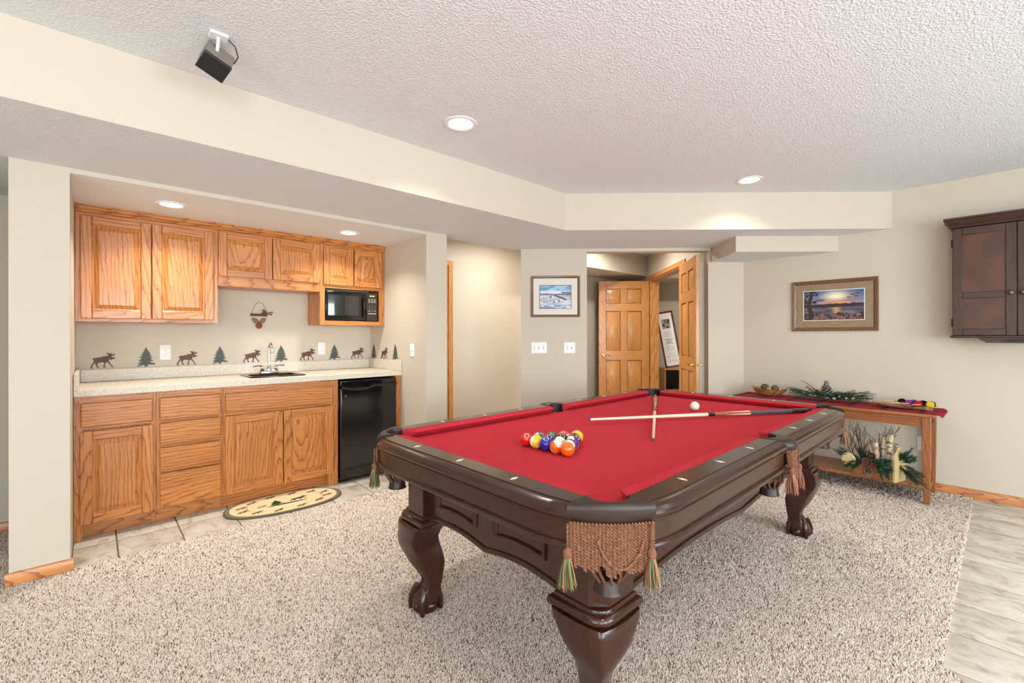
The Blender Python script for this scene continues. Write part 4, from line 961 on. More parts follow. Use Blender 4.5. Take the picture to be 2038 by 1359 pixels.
# ------------------------------------------------------------------ speaker on the ceiling
sp_ = thing('ceiling_speaker', 'small grey and black speaker on a white bracket under the ceiling', 'speaker', (.365, 2.116, ZC))
MB().box(-.032, .032, -.026, .026, -.010, 0).build('bracket_plate', white, sp_, bevel=.003)
MB().tube([(0, .0, -.008), (.0, .012, -.03), (0, .028, -.05)], .006, 8).build('bracket_arm', white, sp_)
Ms = Matrix(((.934, -.251, -.253, 0), (.113, -.464, .878, .06), (-.338, -.849, -.405, -.079), (0, 0, 0, 1)))      # x long side, y grille normal, z towards the lower edge
grey = plain('speaker_grey', (128, 118, 108), .5)
mb = MB(); mb.M = Ms; mb.box(-.050, .050, -.044, .028, -.0415, .0415); mb.build('cabinet', grey, sp_, bevel=.003)
mb = MB(); mb.M = Ms; mb.box(-.0505, .0505, .0285, .044, -.042, .042); mb.build('grille_rim', plain('speaker_rim', (40, 40, 40), .4), sp_, bevel=.002)
mb = MB(); mb.M = Ms; mb.box(-.045, .045, .044, .046, -.037, .037); mb.build('grille', plain('speaker_grille', (26, 23, 21), .8, bump=(900, .5, .002)), sp_)
MB().tube([(.030, -.005, -.006), (.058, .0, -.022), (.072, .02, -.05), (.060, .038, -.075)], .0025, 6).build('cable', blackm, sp_)

# ------------------------------------------------------------------ pictures
def fbm(U, V, sx, sy, seed, oct_=4):
    rng = np.random.default_rng(seed); out = np.zeros(U.shape); amp = 1; tot = 0
    for o in range(oct_):
        n = 64; g = rng.random((n, n)); x = (U*sx*2**o) % (n-1); y = (V*sy*2**o) % (n-1); xi, yi = x.astype(int), y.astype(int); fx, fy = x-xi, y-yi
        fx = fx*fx*(3-2*fx); fy = fy*fy*(3-2*fy)
        out += amp*((g[yi, xi]*(1-fx)+g[yi, xi+1]*fx)*(1-fy)+(g[yi+1, xi]*(1-fx)+g[yi+1, xi+1]*fx)*fy); tot += amp; amp *= .5
    return out/tot
def mixc(c, m, colr): m = np.clip(m, 0, 1)[..., None]; return c*(1-m)+L3(colr)*m
def sunset(U, V):
    c = np.zeros(U.shape+(3,)); c[:] = L3((58, 88, 150)); hz = .5
    c = mixc(c, 1-(V-hz)/.42, (150, 150, 170)); n = fbm(U, V, 4, 9, 1); c = mixc(c, (n-.4)*3*(V < .86)*(V > hz), (120, 74, 64)); c = mixc(c, (fbm(U, V, 3, 14, 2)-.5)*4*(V > hz)*(V < .72), (72, 44, 48))
    sun = np.exp(-(((U-.55)/.20)**2+((V-.80)/.16)**2)); c = mixc(c, sun, (250, 236, 196)); c = mixc(c, .8*np.exp(-(((U-.56)/.22)**2+((V-.57)/.07)**2)), (236, 150, 84))
    w_ = V < hz-.06; wat = np.zeros(U.shape+(3,)); wat[:] = L3((66, 66, 86)); wat = mixc(wat, (fbm(U, V, 4, 30, 3)-.45)*4, (120, 110, 124)); wat = mixc(wat, np.exp(-(((U-.56)/.06)**2))*(.5+.5*np.sin(V*160)), (250, 196, 110))
    c[w_] = wat[w_]; land = (V < hz+.02+.05*fbm(U, V, 9, 1, 4)) & (V > hz-.07); c[land] = L3((50, 34, 36))
    fg = V < .16+.16*fbm(U, V, 10, 2, 5); f_ = np.zeros(U.shape+(3,)); f_[:] = L3((56, 36, 34)); f_ = mixc(f_, (fbm(U, V, 26, 18, 6)-.5)*6, (150, 96, 70)); f_ = mixc(f_, (fbm(U, V, 30, 22, 7)-.56)*7, (90, 96, 120)); c[fg] = f_[fg]
    tr = (np.abs(U-.11-.02*np.sin(V*9)) < .045-.02*V) | ((fbm(U, V, 22, 22, 8) > .55) & (U < .2+.06*V) & (V > .55)); c[tr] = L3((40, 28, 28))
    br = (np.abs(V-(.62+.5*(U-.15)-1.3*(U-.15)**2)) < .012) & (U > .12) & (U < .36); c[br] = L3((36, 26, 26))
    for bx, by in ((.82, .83), (.88, .77), (.9, .86), (.76, .74), (.70, .55), (.77, .52), (.83, .56)):
        q = (np.abs(V-by-.35*np.abs(U-bx)*np.sign(by-.6)) < .012) & (np.abs(U-bx) < .035); c[q] = L3((34, 30, 34))
    return c
def snow(U, V):
    c = np.zeros(U.shape+(3,)); c[:] = L3((206, 212, 222)); c = mixc(c, (fbm(U, V, 5, 8, 11)-.45)*2.5, (170, 182, 204)); sk = V > .78; s_ = np.zeros(U.shape+(3,)); s_[:] = L3((70, 132, 176)); s_ = mixc(s_, (fbm(U, V, 5, 9, 12)-.42)*4, (150, 190, 212)); c[sk] = s_[sk]
    hl_ = (V > .58) & (V < .58+.12*fbm(U, V, 6, 1, 13)+.1*(U > .7)); c[hl_] = L3((96, 88, 104))
    for a in (.30, .42, .52): c[(np.abs(V-a-.12*np.sin(U*5+a*9)) < .012)] = L3((128, 134, 150))
    dk = (np.abs(V-(.56-.5*(U-.5))) < .02+.03*fbm(U, V, 18, 18, 14)) & (U > .45) & (U < .85); c[dk] = L3((66, 70, 84))
    for bx, by in ((.35, .5), (.5, .6), (.62, .33), (.46, .28)): c[(np.abs(U-bx) < .02) & (np.abs(V-by) < .05)] = L3((50, 66, 78))
    wt = (V < .16) & (fbm(U, V, 5, 9, 15) > .42); c[wt] = L3((120, 150, 186))
    return c
def mitre_frame(parent, w_, h_, prof, m, name='picture_frame'):
    mb = MB(); rings = [[(-w_/2+d, -h_/2+d, z), (w_/2-d, -h_/2+d, z), (w_/2-d, h_/2-d, z), (-w_/2+d, h_/2-d, z)] for d, z in prof]
    mb.loft(rings, cap=False); return mb.build(name, m, parent, angle=20)
def picture(name, label, M, w_, h_, prof, fm, matc, iw, ih, icx, icy, fn, nx, ny, liner, cat='picture'):
    r_ = bpy.data.objects.new(name, None); COL.objects.link(r_); r_.matrix_world = M; tag(r_, label, cat)
    mitre_frame(r_, w_, h_, prof, fm); MB().box(-w_/2+.006, w_/2-.006, -h_/2+.006, h_/2-.006, 0, .006).build('mat_board', matc, r_)
    e = .005; MB().box(icx-iw/2-e, icx+iw/2+e, icy-ih/2-e, icy+ih/2+e, .0058, .0068).build('mat_liner', liner, r_)
    painted('print', r_, Matrix.Translation((icx-iw/2, icy-ih/2, .0072)), iw, ih, nx, ny, fn, pglass)
    return r_
FP = [(0, 0), (0, .016), (.004, .022), (.010, .022), (.014, .018), (.022, .017), (.030, .012), (.033, .009), (.033, .006)]
oldgold = wood('frame_walnut', (124, 88, 58), (110, 74, 46), (78, 48, 28), 'y', fine=.15, figure=.4)
r_ = picture('framed_print', 'framed sunset marsh print in a brown frame on the right wall', frame_m((XW-.001, 1.046, 1.507), (0, -1, 0), (0, 0, 1), (-1, 0, 0)), .650, .463, FP, oldgold, plain('mat_olive', (150, 128, 98), .8, vary=(25, (138, 116, 86))), .453, .266, .0, .002, sunset, 200, 120, white)
MB().box(-.035, .035, -.166, -.152, .006, .008).build('title_plate', brass, r_)
FP2 = [(0, 0), (0, .016), (.004, .02), (.014, .018), (.020, .012), (.024, .008), (.024, .005)]
picture('framed_print', 'framed snow scene print with pale mat on the angled wall', on_diag(.354, 1.639), .500, .422, FP2, plain('frame_brown', (112, 74, 44), .4, coat=.2), plain('mat_cream', (222, 216, 200), .6), .318, .232, .0, -.005, snow, 150, 110, plain('mat_black', (50, 48, 48), .7))

# ------------------------------------------------------------------ dart-board cabinet on the right wall
DC = thing('dartboard_cabinet', 'dark stained wall cabinet with paneled doors and crown on the right wall', 'cabinet', (XW, -.062, 1.18))
XF = 4.735; yl, yr = .262, -.386; yc = -.062
MB().box(XF, XW-.002, yr, yl, 1.232, 2.04).build('body', dkw['z'], DC, world=True)
mb = MB(); pr = [(0, 2.03), (.010, 2.034), (.014, 2.044), (.012, 2.05), (.022, 2.06), (.034, 2.078), (.038, 2.086), (.046, 2.09), (.046, 2.103), (0, 2.103)]
rings = []
for e, z in pr: rings.append([(XF-.022-e, yr-e, z), (XW-.002, yr-e, z), (XW-.002, yl+e, z), (XF-.022-e, yl+e, z)])
mb.loft(rings); mb.build('crown', dkw['y'], DC, world=True, angle=25)
MB().box(XF-.034, XW-.002, yr-.012, yl+.012, 1.218, 1.234).build('base_moulding', dkw['y'], DC, world=True, bevel=.005)
for a, b, nm_ in ((yc+.002, yl-.002, 1), (yr+.002, yc-.002, -1)):
    mb = MB(); st = .052; x0_, x1_ = XF-.022, XF-.001
    mb.box(x0_, x1_, a, a+st, 1.236, 2.028, 0); mb.box(x0_, x1_, b-st, b, 1.236, 2.028, 0)
    for z0, z1 in ((1.236, 1.284), (1.505, 1.552), (1.975, 2.028)): mb.box(x0_+.0004, x1_, a+st, b-st, z0, z1, 1)
    dr = mb.build('door', [dkw['z'], dkw['y']], DC, bevel=.003, world=True)
    for z0, z1 in ((1.284, 1.505), (1.552, 1.975)): MB().box(x0_+.009, x1_-.002, a+st, b-st, z0, z1).build('door_panel', dkpanel, dr, world=True)
    kb = MB(); kb.M = frame_m((x0_, (a+.026 if nm_ > 0 else b-.026), 1.535), (0, 1, 0), (0, 0, 1), (-1, 0, 0)); kb.lathe([(.006, 0), (.006, .012), (.016, .018), (.017, .024), (.012, .03), (.002, .032)], 16); kb.build('knob', plain('knob_pewter', (120, 104, 84), .3, 1), dr, world=True)
for z in (1.33, 1.92):
    MB().tube([(XF-.012, yl+.001, z-.03), (XF-.012, yl+.001, z+.03)], .005, 8).build('hinge', blackm, DC, world=True)
mb = MB(); mb.M = frame_m((XF-.008, yc, 1.182), (0, -1, 0), (0, 0, 1), (-1, 0, 0))
pts = [(-.195, .036), (-.185, .030), (-.175, .018), (-.165, .014), (-.155, .008), (-.15, 0), (.15, 0), (.155, .008), (.165, .014), (.175, .018), (.185, .030), (.195, .036)]
mb.prism(pts, 0, .016); mb.build('valance', dkw['y'], DC, world=True, angle=20)
mb = MB(); mb.M = frame_m((XF-.0245, yc, 1.201), (0, -1, 0), (0, 0, 1), (-1, 0, 0)); n = 28
mb.prism([(.078*math.cos(2*math.pi*i/n), .014*math.sin(2*math.pi*i/n)*(1+.15*math.cos(8*math.pi*i/n))) for i in range(n)], 0, .003); pl = mb.build('emblem_plate', blackm, DC, world=True)
sc_ = MB(); sc_.M = frame_m((XF-.028, yc, 1.201), (0, -1, 0), (0, 0, 1), (-1, 0, 0)); sc_.tube([(-.055+.11*k/40, .005*math.sin(k*.9), 0) for k in range(41)], .0014, 5); sc_.build('emblem_scroll', nickel, pl, world=True)

# ------------------------------------------------------------------ console table with what stands on it
CT = thing('console_table', 'oak console table with tapered legs and low shelf against the right wall', 'table', (4.65, 1.03, 0))
xa, xb, ya, yb, zt = 4.408, 4.885, .335, 1.725, .665
MB().box(xa, xb, ya, yb, zt-.022, zt).build('table_top', cons['y'], CT, world=True, bevel=.006, seg=3)
MB().box(xa+.034, xa+.054, ya+.07, yb-.07, .568, zt-.022).build('front_apron', cons['y'], CT, world=True)
MB().box(xb-.054, xb-.034, ya+.07, yb-.07, .568, zt-.022).build('back_apron', cons['y'], CT, world=True)
for y in (ya+.035, yb-.053):
    mb = MB(); n = 12; pts = [(xa+.06, .60)]+[(xa+.06+(xb-xa-.12)*i/n, .60-.06*(abs(2*i/n-1)**2.5)+.025*(1-abs(2*i/n-1)**2.5)) for i in range(n+1)]+[(xb-.06, .60)]
    mb.M = frame_m((0, y, 0), (1, 0, 0), (0, 0, 1), (0, 1, 0)); mb.prism([(xa+.06, zt-.022)]+pts[1:-1]+[(xb-.06, zt-.022)], 0, .018); mb.build('end_apron', cons['x'], CT, world=True)
for x, ox in ((xa+.048, -1), (xb-.048, 1)):
    for y, oy in ((ya+.048, -1), (yb-.048, 1)):
        mb = MB(); h1, h0 = .025, .017
        q = lambda h, z, ex: [(x+ex*ox-h, y-h, z), (x+ex*ox+h, y-h, z), (x+ex*ox+h, y+h, z), (x+ex*ox-h, y+h, z)]
        mb.loft([q(h0, .008, 0), q(.022, .30, 0), q(h1, .55, 0), q(h1, zt-.022, 0)]); mb.build('leg', cons['z'], CT, world=True, bevel=.003)
    
MB().box(xa+.028, xb-.028, ya+.05, yb-.05, .118, .142).build('lower_shelf', cons['y'], CT, world=True, bevel=.004)
for y in (ya+.04, yb-.058): MB().box(xa+.06, xb-.06, y, y+.018, .085, .118).build('stretcher', cons['x'], CT, world=True)
MB().tube([(4.60, 1.03, .012), (4.60, 1.03, .118)], .006, 10).build('support_post', chrome, CT, world=True)
# runner
rn = thing('table_runner', 'dark red woven runner with fringed ends on the console table', 'runner', (4.66, 1.03, zt))
ry0, ry1, rx0, rx1 = ya-.006, yb+.006, 4.43, 4.845
def run_col(U, V):
    c = np.zeros(U.shape+(3,)); c[:] = L3((148, 26, 40))
    for k in np.arange(.06, 1, .155): c[np.abs(V-k) < .012] = L3((74, 26, 36))
    for k in (.12, .3, .7, .88): c[np.abs(U-k) < .012] = L3((92, 22, 36))
    return c*(1+.12*np.sin(U*200))[..., None]
painted('cloth', rn, frame_m((rx0-4.66, ry0-1.03, .003), (1, 0, 0), (0, 1, 0)), rx1-rx0, ry1-ry0, 60, 160, run_col, vcol('runner_cotton', .95))
MB().box(rx0, rx1, ry0, ry1, zt+.0004, zt+.0028).build('backing', plain('runner_back', (130, 24, 36), .95), rn, world=True)
for y0, sg in ((ry0, -1), (ry1, 1)):
    mb = MB(); rnd = random.Random(8)
    for k in range(44):
        x = rx0+(rx1-rx0)*(k+.5)/44; dx = rnd.uniform(-.005, .005)
        mb.tube([(x, y0, zt+.002), (x+dx*.5, y0+sg*.018, zt-.001), (x+dx, y0+sg*rnd.uniform(.028, .036), zt-rnd.uniform(.010, .022))], [.0035, .004, .003], 4)
    o = mb.build('fringe', plain('runner_fringe', (138, 22, 38), .95), rn, world=True); o['kind'] = 'stuff'
ZR = zt+.004
# wooden bowl with decorative balls
bw = thing('wooden_bowl', 'long pointed wooden bowl holding decorative balls on the runner', 'bowl', (4.655, 1.492, ZR))
mb = MB(); n = 40; prof = [(.30, 0), (.55, .008), (.78, .030), (.93, .052), (1.0, .066), (.96, .066), (.88, .05), (.70, .028), (.45, .012), (.02, .010)]
rings = []
for k, z in prof:
    ring = []
    for i in range(n):
        a = 2*math.pi*i/n; lx = .155*k*math.copysign(abs(math.cos(a))**1.0, math.cos(a)); ly = .078*k*math.sin(a); ring.append((ly, lx, z+(.020*(abs(math.cos(a))**6)*(k**4))))
    rings.append(ring)
mb.loft(rings); mb.build('bowl_shell', wood('bowl_wood', (172, 124, 78), (150, 100, 58), (110, 70, 38), 'y', figure=.5), bw)
for (dx, dy, z, r_, l, c1, c2) in ((-.012, .035, .078, .034, 'mossy brown ball on the left in the wooden bowl', (96, 74, 48), (62, 56, 36)), (-.012, -.052, .074, .033, 'dark veined ball on the right in the wooden bowl', (120, 92, 62), (60, 46, 34)), (-.036, -.008, .062, .022, 'small tan ball between the two larger ones in the bowl', (186, 140, 98), (150, 104, 66))):
    bo = MB(); bo.ball((0, 0, 0), r_, nu=20, nv=12); o = bo.build('decorative_ball', plain('deco_ball', c1, .8, vary=(55, c2), bump=(120, .6, .004))); o.location = (4.655+dx, 1.492+dy, ZR+z); tag(o, l, 'ball', 'decorative balls in the bowl')
# greenery helpers
needle_g = [plain('needle_a', (44, 84, 54), .7), plain('needle_b', (92, 122, 84), .7), plain('needle_c', (30, 60, 42), .7)]
def sprig(mb, p, d, length, rnd, nl=.035, n=60, droop=0.0):
    p = Vector(p); d = Vector(d).normalized()
    pts = [p+d*length*t+Vector((0, 0, -droop*t*t)) for t in (0, .25, .5, .75, 1)]; mb.tube(pts, [.0025, .002, .002, .0015, .001], 4, m=2)
    for k in range(n):
        t = .08+.92*k/n; q = p+d*length*t+Vector((0, 0, -droop*t*t)); a = rnd.uniform(0, 6.28); e = align(d) @ Vector((math.cos(a), math.sin(a), rnd.uniform(.6, 1.3)))
        e.normalize(); ln = nl*rnd.uniform(.7, 1.1)*(1-.35*t); s_ = e.cross(d).normalized()*.0021
        mb.add([q-s_, q+s_, q+e*ln], [(0, 1, 2)], rnd.choice((0, 0, 1, 2)))
def pinecone(parent, c, r_, h_, tip, core, name='pine_cone', d=(0, 0, 1)):
    mb = MB(); mb.M = Matrix.Translation(c) @ align(d); mb.lathe([(r_*.3, 0), (r_*.6, h_*.2), (r_*.55, h_*.55), (r_*.25, h_*.88), (.001, h_)], 10, m=0); k = 0
    for i in range(64):
        t = i/63; z = h_*(.03+.93*t); rr = r_*(.62+.55*math.sin(math.pi*min(1, t*1.25+.12))**.8)*(1-.45*t*t); a = i*2.39996; w_ = r_*.34*(1-.5*t); ca, sa = math.cos(a), math.sin(a)
        P_ = lambda rad, off, zz: (rad*ca-off*sa, rad*sa+off*ca, zz)
        mb.add([P_(rr*.35, -w_*.5, z), P_(rr*.35, w_*.5, z), P_(rr*.85, w_, z+h_*.035), P_(rr*.85, -w_, z+h_*.035), P_(rr*.8, 0, z-h_*.02)], [(0, 1, 2, 3), (0, 3, 4), (1, 4, 2), (0, 4, 1)], 0)
        mb.add([P_(rr*.84, -w_, z+h_*.034), P_(rr*.84, w_, z+h_*.034), P_(rr, w_*.6, z+h_*.06), P_(rr, -w_*.6, z+h_*.06), P_(rr*.88, 0, z+h_*.01)], [(0, 1, 2, 3), (0, 3, 4), (1, 4, 2), (3, 2, 4)], 1)
    return mb.build(name, [core, tip], parent, smooth=False, recalc=False)
conec = plain('cone_brown', (74, 54, 44), .8); conet = plain('cone_snow', (214, 210, 204), .8); conew = plain('cone_tan', (132, 88, 60), .8); twigm = plain('twig', (84, 66, 52), .85); leafm = plain('frost_leaf', (186, 196, 178), .6)
ar = thing('pine_arrangement', 'evergreen arrangement with a tall snowy pine cone on the runner', 'arrangement', (4.655, 1.02, ZR))
rnd = random.Random(21); mb = MB()
for k in range(64):
    sgn = 1 if k % 2 else -1; a = rnd.uniform(-.55, .55); l_ = rnd.uniform(.12, .26)
    sprig(mb, (rnd.uniform(-.05, .05), rnd.uniform(-.13, .13), .02+rnd.uniform(0, .03)), (math.sin(a)*.8, sgn*math.cos(a), rnd.uniform(0, .3)), l_*(.9 if sgn < 0 else 1), rnd, .045, 60)
g_ = mb.build('pine_sprigs', needle_g, ar, smooth=False, recalc=False); g_['kind'] = 'stuff'
for v_ in g_.data.vertices: v_.co.z = max(v_.co.z, .002); v_.co.y = min(v_.co.y, .30)
pinecone(ar, (-.03, .015, .05), .047, .130, conet, conec); pinecone(ar, (-.03, .085, .045), .028, .05, conec, conec); pinecone(ar, (-.02, -.075, .04), .03, .045, conew, conec); pinecone(ar, (.02, -.14, .04), .027, .045, conew, conec)
def leaf(mb, p, d, l_, w_):
    p = Vector(p); d = Vector(d).normalized(); s_ = d.cross(Vector((0, 0, 1)));
    s_ = s_.normalized() if s_.length > .01 else Vector((1, 0, 0)); u_ = s_.cross(d)
    mb.add([p, p+d*l_*.35+s_*w_+u_*.004, p+d*l_*.75+s_*w_*.7+u_*.003, p+d*l_, p+d*l_*.75-s_*w_*.7+u_*.003, p+d*l_*.35-s_*w_+u_*.004, p+d*l_*.5-u_*.002], [(0, 1, 6), (1, 2, 6), (2, 3, 6), (3, 4, 6), (4, 5, 6), (5, 0, 6)])
for k in range(12):
    lf = MB(); leaf(lf, (-.06+rnd.uniform(-.03, .03), .16-.03*k, .035+rnd.uniform(0, .02)), (-.7, rnd.uniform(-.6, .6), rnd.uniform(-.3, .6)), rnd.uniform(.035, .055), .013); lf.build('frosted_leaf', leafm, ar, recalc=False)
for pts in ([(0, .06, .05), (-.01, .11, .10), (-.01, .17, .145), (0, .215, .165)], [(0, .08, .05), (.01, .13, .08), (.01, .18, .12)], [(0, -.1, .05), (0, -.2, .085), (0, -.27, .095), (0, -.32, .09)], [(0, -.1, .04), (-.01, -.22, .05), (-.01, -.32, .066)], [(0, -.12, .03), (0, -.22, .022), (0, -.27, .02)]):
    MB().tube([(x, y, z) for x, y, z in pts], [.004]+[.003]*(len(pts)-2)+[.0015], 6).build('twig', twigm, ar)
# leaf-shaped dish with darts
dsh = thing('leaf_dish', 'long leaf-shaped wooden dish holding darts at the end of the runner', 'dish', (4.62, .535, ZR))
mb = MB(); n = 24; rows_ = []
for i in range(n+1):
    t = i/n; y = .185-.36*t; w_ = .075*math.sin(math.pi*min(1, t*1.02+.02))**.62+.004; zc = .016+.012*(1-t) if t < .3 else .016
    rim = .022+.010*(abs(2*t-1)**3); ring = []
    for j in range(9):
        u_ = -1+2*j/8; ring.append((u_*w_, y, .004+rim*abs(u_)**2.2))
    for j in range(9):
        u_ = 1-2*j/8; ring.append((u_*w_*.97, y, .0005+rim*abs(u_)**2.2-.003*(1-abs(u_))+.0))
    rows_.append(ring)
mb.loft(rows_); mb.build('dish_shell', wood('dish_wood', (176, 132, 96), (158, 112, 76), (120, 80, 52), 'y', figure=.4, rough=.25), dsh)
def dart(y, x, z, ang, c1, label, tilt=-.10):
    o = thing('dart', label, 'dart', (x, y, z), group='darts in the leaf dish')
    M = Matrix.Rotation(ang, 4, 'Z') @ Matrix.Rotation(tilt, 4, 'X')        # flight end towards -y
    mb = MB(); mb.M = M; mb.tube([(0, .075, 0), (0, .05, 0)], [.0004, .0012], 6); mb.build('point', chrome, o)
    mb = MB(); mb.M = M; mb.tube([(0, .05, 0), (0, .045, 0), (0, .0, 0), (0, -.004, 0)], [.0015, .0034, .0034, .002], 8); mb.build('barrel', plain('dart_wood', (226, 176, 138), .4), o)
    mb = MB(); mb.M = M; mb.tube([(0, -.004, 0), (0, -.04, 0)], .002, 6); mb.build('shaft', blackm, o)
    mb = MB(); mb.M = M
    for k in range(2):
        a = R(45+90*k); ux, uz = math.cos(a), math.sin(a)
        out = [(0, -.030), (.016, -.036), (.026, -.050), (.026, -.068), (.014, -.080), (0, -.077)]
        for sg in (1, -1):
            P2 = [(sg*r_*ux, y_, sg*r_*uz) for r_, y_ in out]; mb.add(P2+[(x_+.0006, y_, z_+.0006) for x_, y_, z_ in P2], [(0, 1, 2, 3, 4, 5), (11, 10, 9, 8, 7, 6)])
    mb.build('flight', plain('flight', c1, .4), o, recalc=False, smooth=False)
ZD = ZR+.036
dart(.600, 4.655, ZD+.008, R(12), (24, 24, 24), 'dart with black flight nearest the arrangement')
dart(.555, 4.625, ZD+.004, R(16), (170, 70, 150), 'dart with purple flight in the leaf dish')
dart(.530, 4.660, ZD+.006, R(14), (72, 92, 210), 'dart with blue flight in the leaf dish')
dart(.500, 4.625, ZD+.004, R(14), (220, 40, 40), 'dart with red flight in the leaf dish')
dart(.475, 4.665, ZD+.004, R(20), (38, 36, 34), 'dart with black flight between the red and yellow ones')
dart(.432, 4.620, ZD+.004, R(12), (240, 220, 40), 'dart with yellow flight near the table end')
dart(.425, 4.655, ZD+.002, R(22), (48, 50, 52), 'dart with dark flight behind the yellow one')
# planter box on the lower shelf
PB = thing('planter_box', 'birdhouse-shaped planter box with birch logs, twigs and greenery on the shelf', 'planter', (4.475, .672, .143), R(-18))
PB.scale = (.70, .95, 1)
pale = plain('pale_board', (212, 190, 136), .75, vary=(14, (196, 170, 116))); boxw = wood('box_board', (176, 118, 72), (156, 98, 56), (120, 72, 40), 'y', figure=.4)
MB().box(-.10, -.085, -.145, .15, 0, .085).build('front_board', boxw, PB, bevel=.001); MB().box(.085, .10, -.145, .15, 0, .085).build('back_board', boxw, PB, bevel=.001); MB().box(-.085, .085, -.145, .15, 0, .01).build('bottom_board', boxw, PB)
for y, hh in ((-.162, .255), (.15, .13)):
    mb = MB(); mb.M = frame_m((0, y+.016, 0), (1, 0, 0), (0, 0, 1), (0, -1, 0)); mb.prism([(-.105, 0), (.105, 0), (.105, hh*.72), (.0, hh), (-.105, hh*.72)], 0, .016); mb.build('end_board', pale if y < 0 else boxw, PB, bevel=.001)
def birch():
    m_, t, b = nmat('birch_bark'); tc = N(t, 'ShaderNodeTexCoord'); mp_ = N(t, 'ShaderNodeMapping'); mp_.inputs['Scale'].default_value = (14, 14, 60); t.links.new(tc.outputs['Object'], mp_.inputs[0])
    n_ = N(t, 'ShaderNodeTexNoise', i_Scale=1.0, i_Detail=4.0); t.links.new(mp_.outputs[0], n_.inputs['Vector']); r = N(t, 'ShaderNodeValToRGB'); e = r.color_ramp.elements
    e[0].position = .36; e[0].color = (*lin((96, 80, 68)), 1); e[1].position = .48; e[1].color = (*lin((206, 182, 156)), 1); t.links.new(n_.outputs['Fac'], r.inputs['Fac']); t.links.new(r.outputs['Color'], b.inputs['Base Color']); b.inputs['Roughness'].default_value = .8; return m_
birchm = birch()
for a, b, r_ in (((-.03, -.09, .08), (-.01, -.105, .345), .017), ((-.055, -.03, .07), (-.045, -.008, .265), .018), ((.0, -.05, .08), (.01, -.045, .32), .015), ((-.02, .07, .185), (-.05, -.03, .165), .013), ((.03, -.12, .08), (.03, -.125, .27), .014)):
    MB().tube([a, tuple((p_+q_)/2+.003 for p_, q_ in zip(a, b)), b], [r_, r_*.95, r_], 12).build('birch_log', birchm, PB)
mb = MB(); mb.M = frame_m((-.13, .155, .105), (0, 1, .25), (0, -.25, 1), (-1, .1, 0)); mb.lathe([(.052, 0), (.054, .006), (.052, .012)], 24); mb.build('wood_slice', plain('slice', (232, 214, 160), .7, vary=(10, (218, 194, 136))), PB)
rnd = random.Random(5)
def branch(p, d, l_, r_, depth, out):
    pts = [Vector(p)]; d = Vector(d).normalized()
    for k in range(5):
        d = (d+Vector((rnd.uniform(-.22, .22), rnd.uniform(-.25, .25), rnd.uniform(-.05, .2)))).normalized(); pts.append(pts[-1]+d*l_/5)
    out.append((pts, r_))
    if depth:
        for k in (1, 2, 3, 4):
            if rnd.random() < .75: branch(pts[k], d+Vector((rnd.uniform(-.6, .6), rnd.uniform(-.8, .8), rnd.uniform(0, .5))), l_*.5, r_*.6, depth-1, out)
for k in range(12):
    out = []; branch((rnd.uniform(-.05, .05), .0+.013*k, .10), (rnd.uniform(-.15, .15), -.3+.075*k, 1), rnd.uniform(.26, .33), .0046, 2, out); mb = MB()
    for pts, r_ in out: mb.tube(pts, [r_*(1-.12*i) for i in range(len(pts))], 5)
    tw = mb.build('twig_branch', twigm, PB); zmax = max(v.co.z for v in tw.data.vertices)
    if zmax > .415: tw.scale = (1, 1, .415/zmax)
mb = MB()
for (p, d, l_, c_) in (((-.10, .11, .10), (-.3, .7, .35), .16, 3), ((-.10, .10, .10), (-.5, .2, -.2), .12, 3), ((-.10, -.06, .10), (-.6, -.35, -.2), .15, 5), ((-.11, -.03, .12), (-.5, -.7, .1), .14, 4), ((.0, -.17, .16), (-.25, -.6, .45), .12, 4), ((-.02, -.18, .12), (-.2, -.75, -.5), .17, 4), ((-.03, .06, .12), (-.3, .2, .5), .1, 3)):
    for k in range(c_*2+3): sprig(mb, (p[0]+rnd.uniform(-.02, .02), p[1]+rnd.uniform(-.03, .03), p[2]+rnd.uniform(-.02, .02)), (d[0]+rnd.uniform(-.2, .2), d[1]+rnd.uniform(-.2, .2), d[2]+rnd.uniform(-.2, .2)), l_*rnd.uniform(.7, 1.05), rnd, .040, 70)
g_ = mb.build('greenery', [plain('planter_needle', (34, 72, 48), .7), plain('planter_needle_b', (58, 102, 62), .7), plain('planter_needle_c', (26, 54, 38), .7)], PB, smooth=False, recalc=False); g_['kind'] = 'stuff'
for c_, r_, h_, t_, d in (((-.13, .012, .06), .026, .055, conet, (-.6, -.2, -.8)), ((-.115, .035, .115), .026, .04, conew, (-1, .1, .2)), ((-.09, .0, .15), .03, .05, conec, (-.6, .2, .6)), ((-.12, -.02, .10), .018, .03, conew, (-1, -.2, 0))): pinecone(PB, c_, r_, h_, t_, conec, d=d)
MB().tube([(-.104, .045, .10), (-.11, .05, .06), (-.108, .052, .015)], .005, 6).build('raffia_tie', rope, PB); MB().tube([(-.104, .03, .10), (-.112, .028, .06), (-.108, .03, .02)], .005, 6).build('raffia_tie', rope, PB)

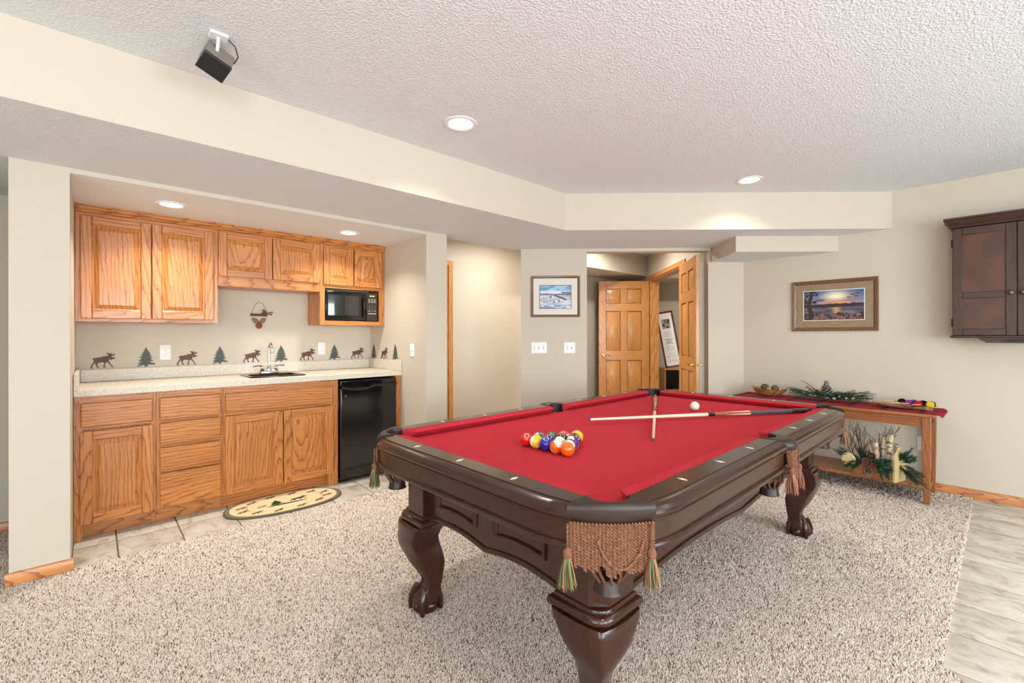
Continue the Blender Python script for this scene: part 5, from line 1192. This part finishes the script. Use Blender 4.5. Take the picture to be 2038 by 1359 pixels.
# ------------------------------------------------------------------ bookcase and leaning frame beyond the double doors
bk = thing('bookcase', 'low oak bookcase in the room beyond the double doors', 'bookcase', (6.49, 3.56, 0), R(-45))
bxw, bxd, bh = .75, .30, .72
for x in (0, bxw-.02): MB().box(x, x+.02, 0, bxd, 0, bh-.02).build('side', odoor['z'], bk)
for z in (.03, .36): MB().box(.02, bxw-.02, .005, bxd, z, z+.02).build('shelf', odoor['x'], bk)
MB().box(-.01, bxw+.01, -.01, bxd, bh-.02, bh).build('top_board', odoor['x'], bk); MB().box(.02, bxw-.02, bxd-.01, bxd, .03, bh-.02).build('back_board', blackm, bk)
pf = bpy.data.objects.new('framed_poster', None); COL.objects.link(pf); tag(pf, 'tall narrow framed poster with photo and text leaning on the bookcase', 'picture')
def poster(U, V):
    c = np.zeros(U.shape+(3,)); c[:] = L3((232, 230, 224)); ph = (np.abs(U-.48) < .3) & (V > .70) & (V < .88); n = fbm(U, V, 9, 22, 31); p_ = np.zeros(U.shape+(3,)); p_[:] = L3((70, 74, 76)); p_ = mixc(p_, (n-.45)*5, (170, 160, 140)); c[ph] = p_[ph]
    ln = (np.mod(V*46, 1) < .4) & (V < .66) & (V > .05) & (np.abs(U-.5) < .36*fbm(U*0+.3, np.floor(V*46)/46, 1, 40, 33)+.12) & (np.mod(np.floor(V*46), 6) > .5); c[ln] = L3((164, 162, 160)); return c
PW, PH = .26, .88
mitre_frame(pf, PW, PH, [(0, 0), (0, .018), (.006, .022), (.020, .018), (.026, .010), (.026, .005)], plain('frame_burgundy', (96, 30, 34), .35, coat=.3)); MB().box(-PW/2+.008, PW/2-.008, -PH/2+.008, PH/2-.008, 0, .005).build('backing', blackm, pf)
painted('poster_print', pf, Matrix.Translation((-PW/2+.024, -PH/2+.024, .0055)), PW-.048, PH-.048, 40, 140, poster, pcol)
_b = Vector((6.63, 3.565, .740+PH/2*.985)); nrm = Vector((-.72, -.69, .10)).normalized(); upv = Vector((-.10, .115, 1)); rt = upv.cross(nrm).normalized(); upv = nrm.cross(rt)
pf.matrix_world = frame_m(_b, rt, upv, nrm)
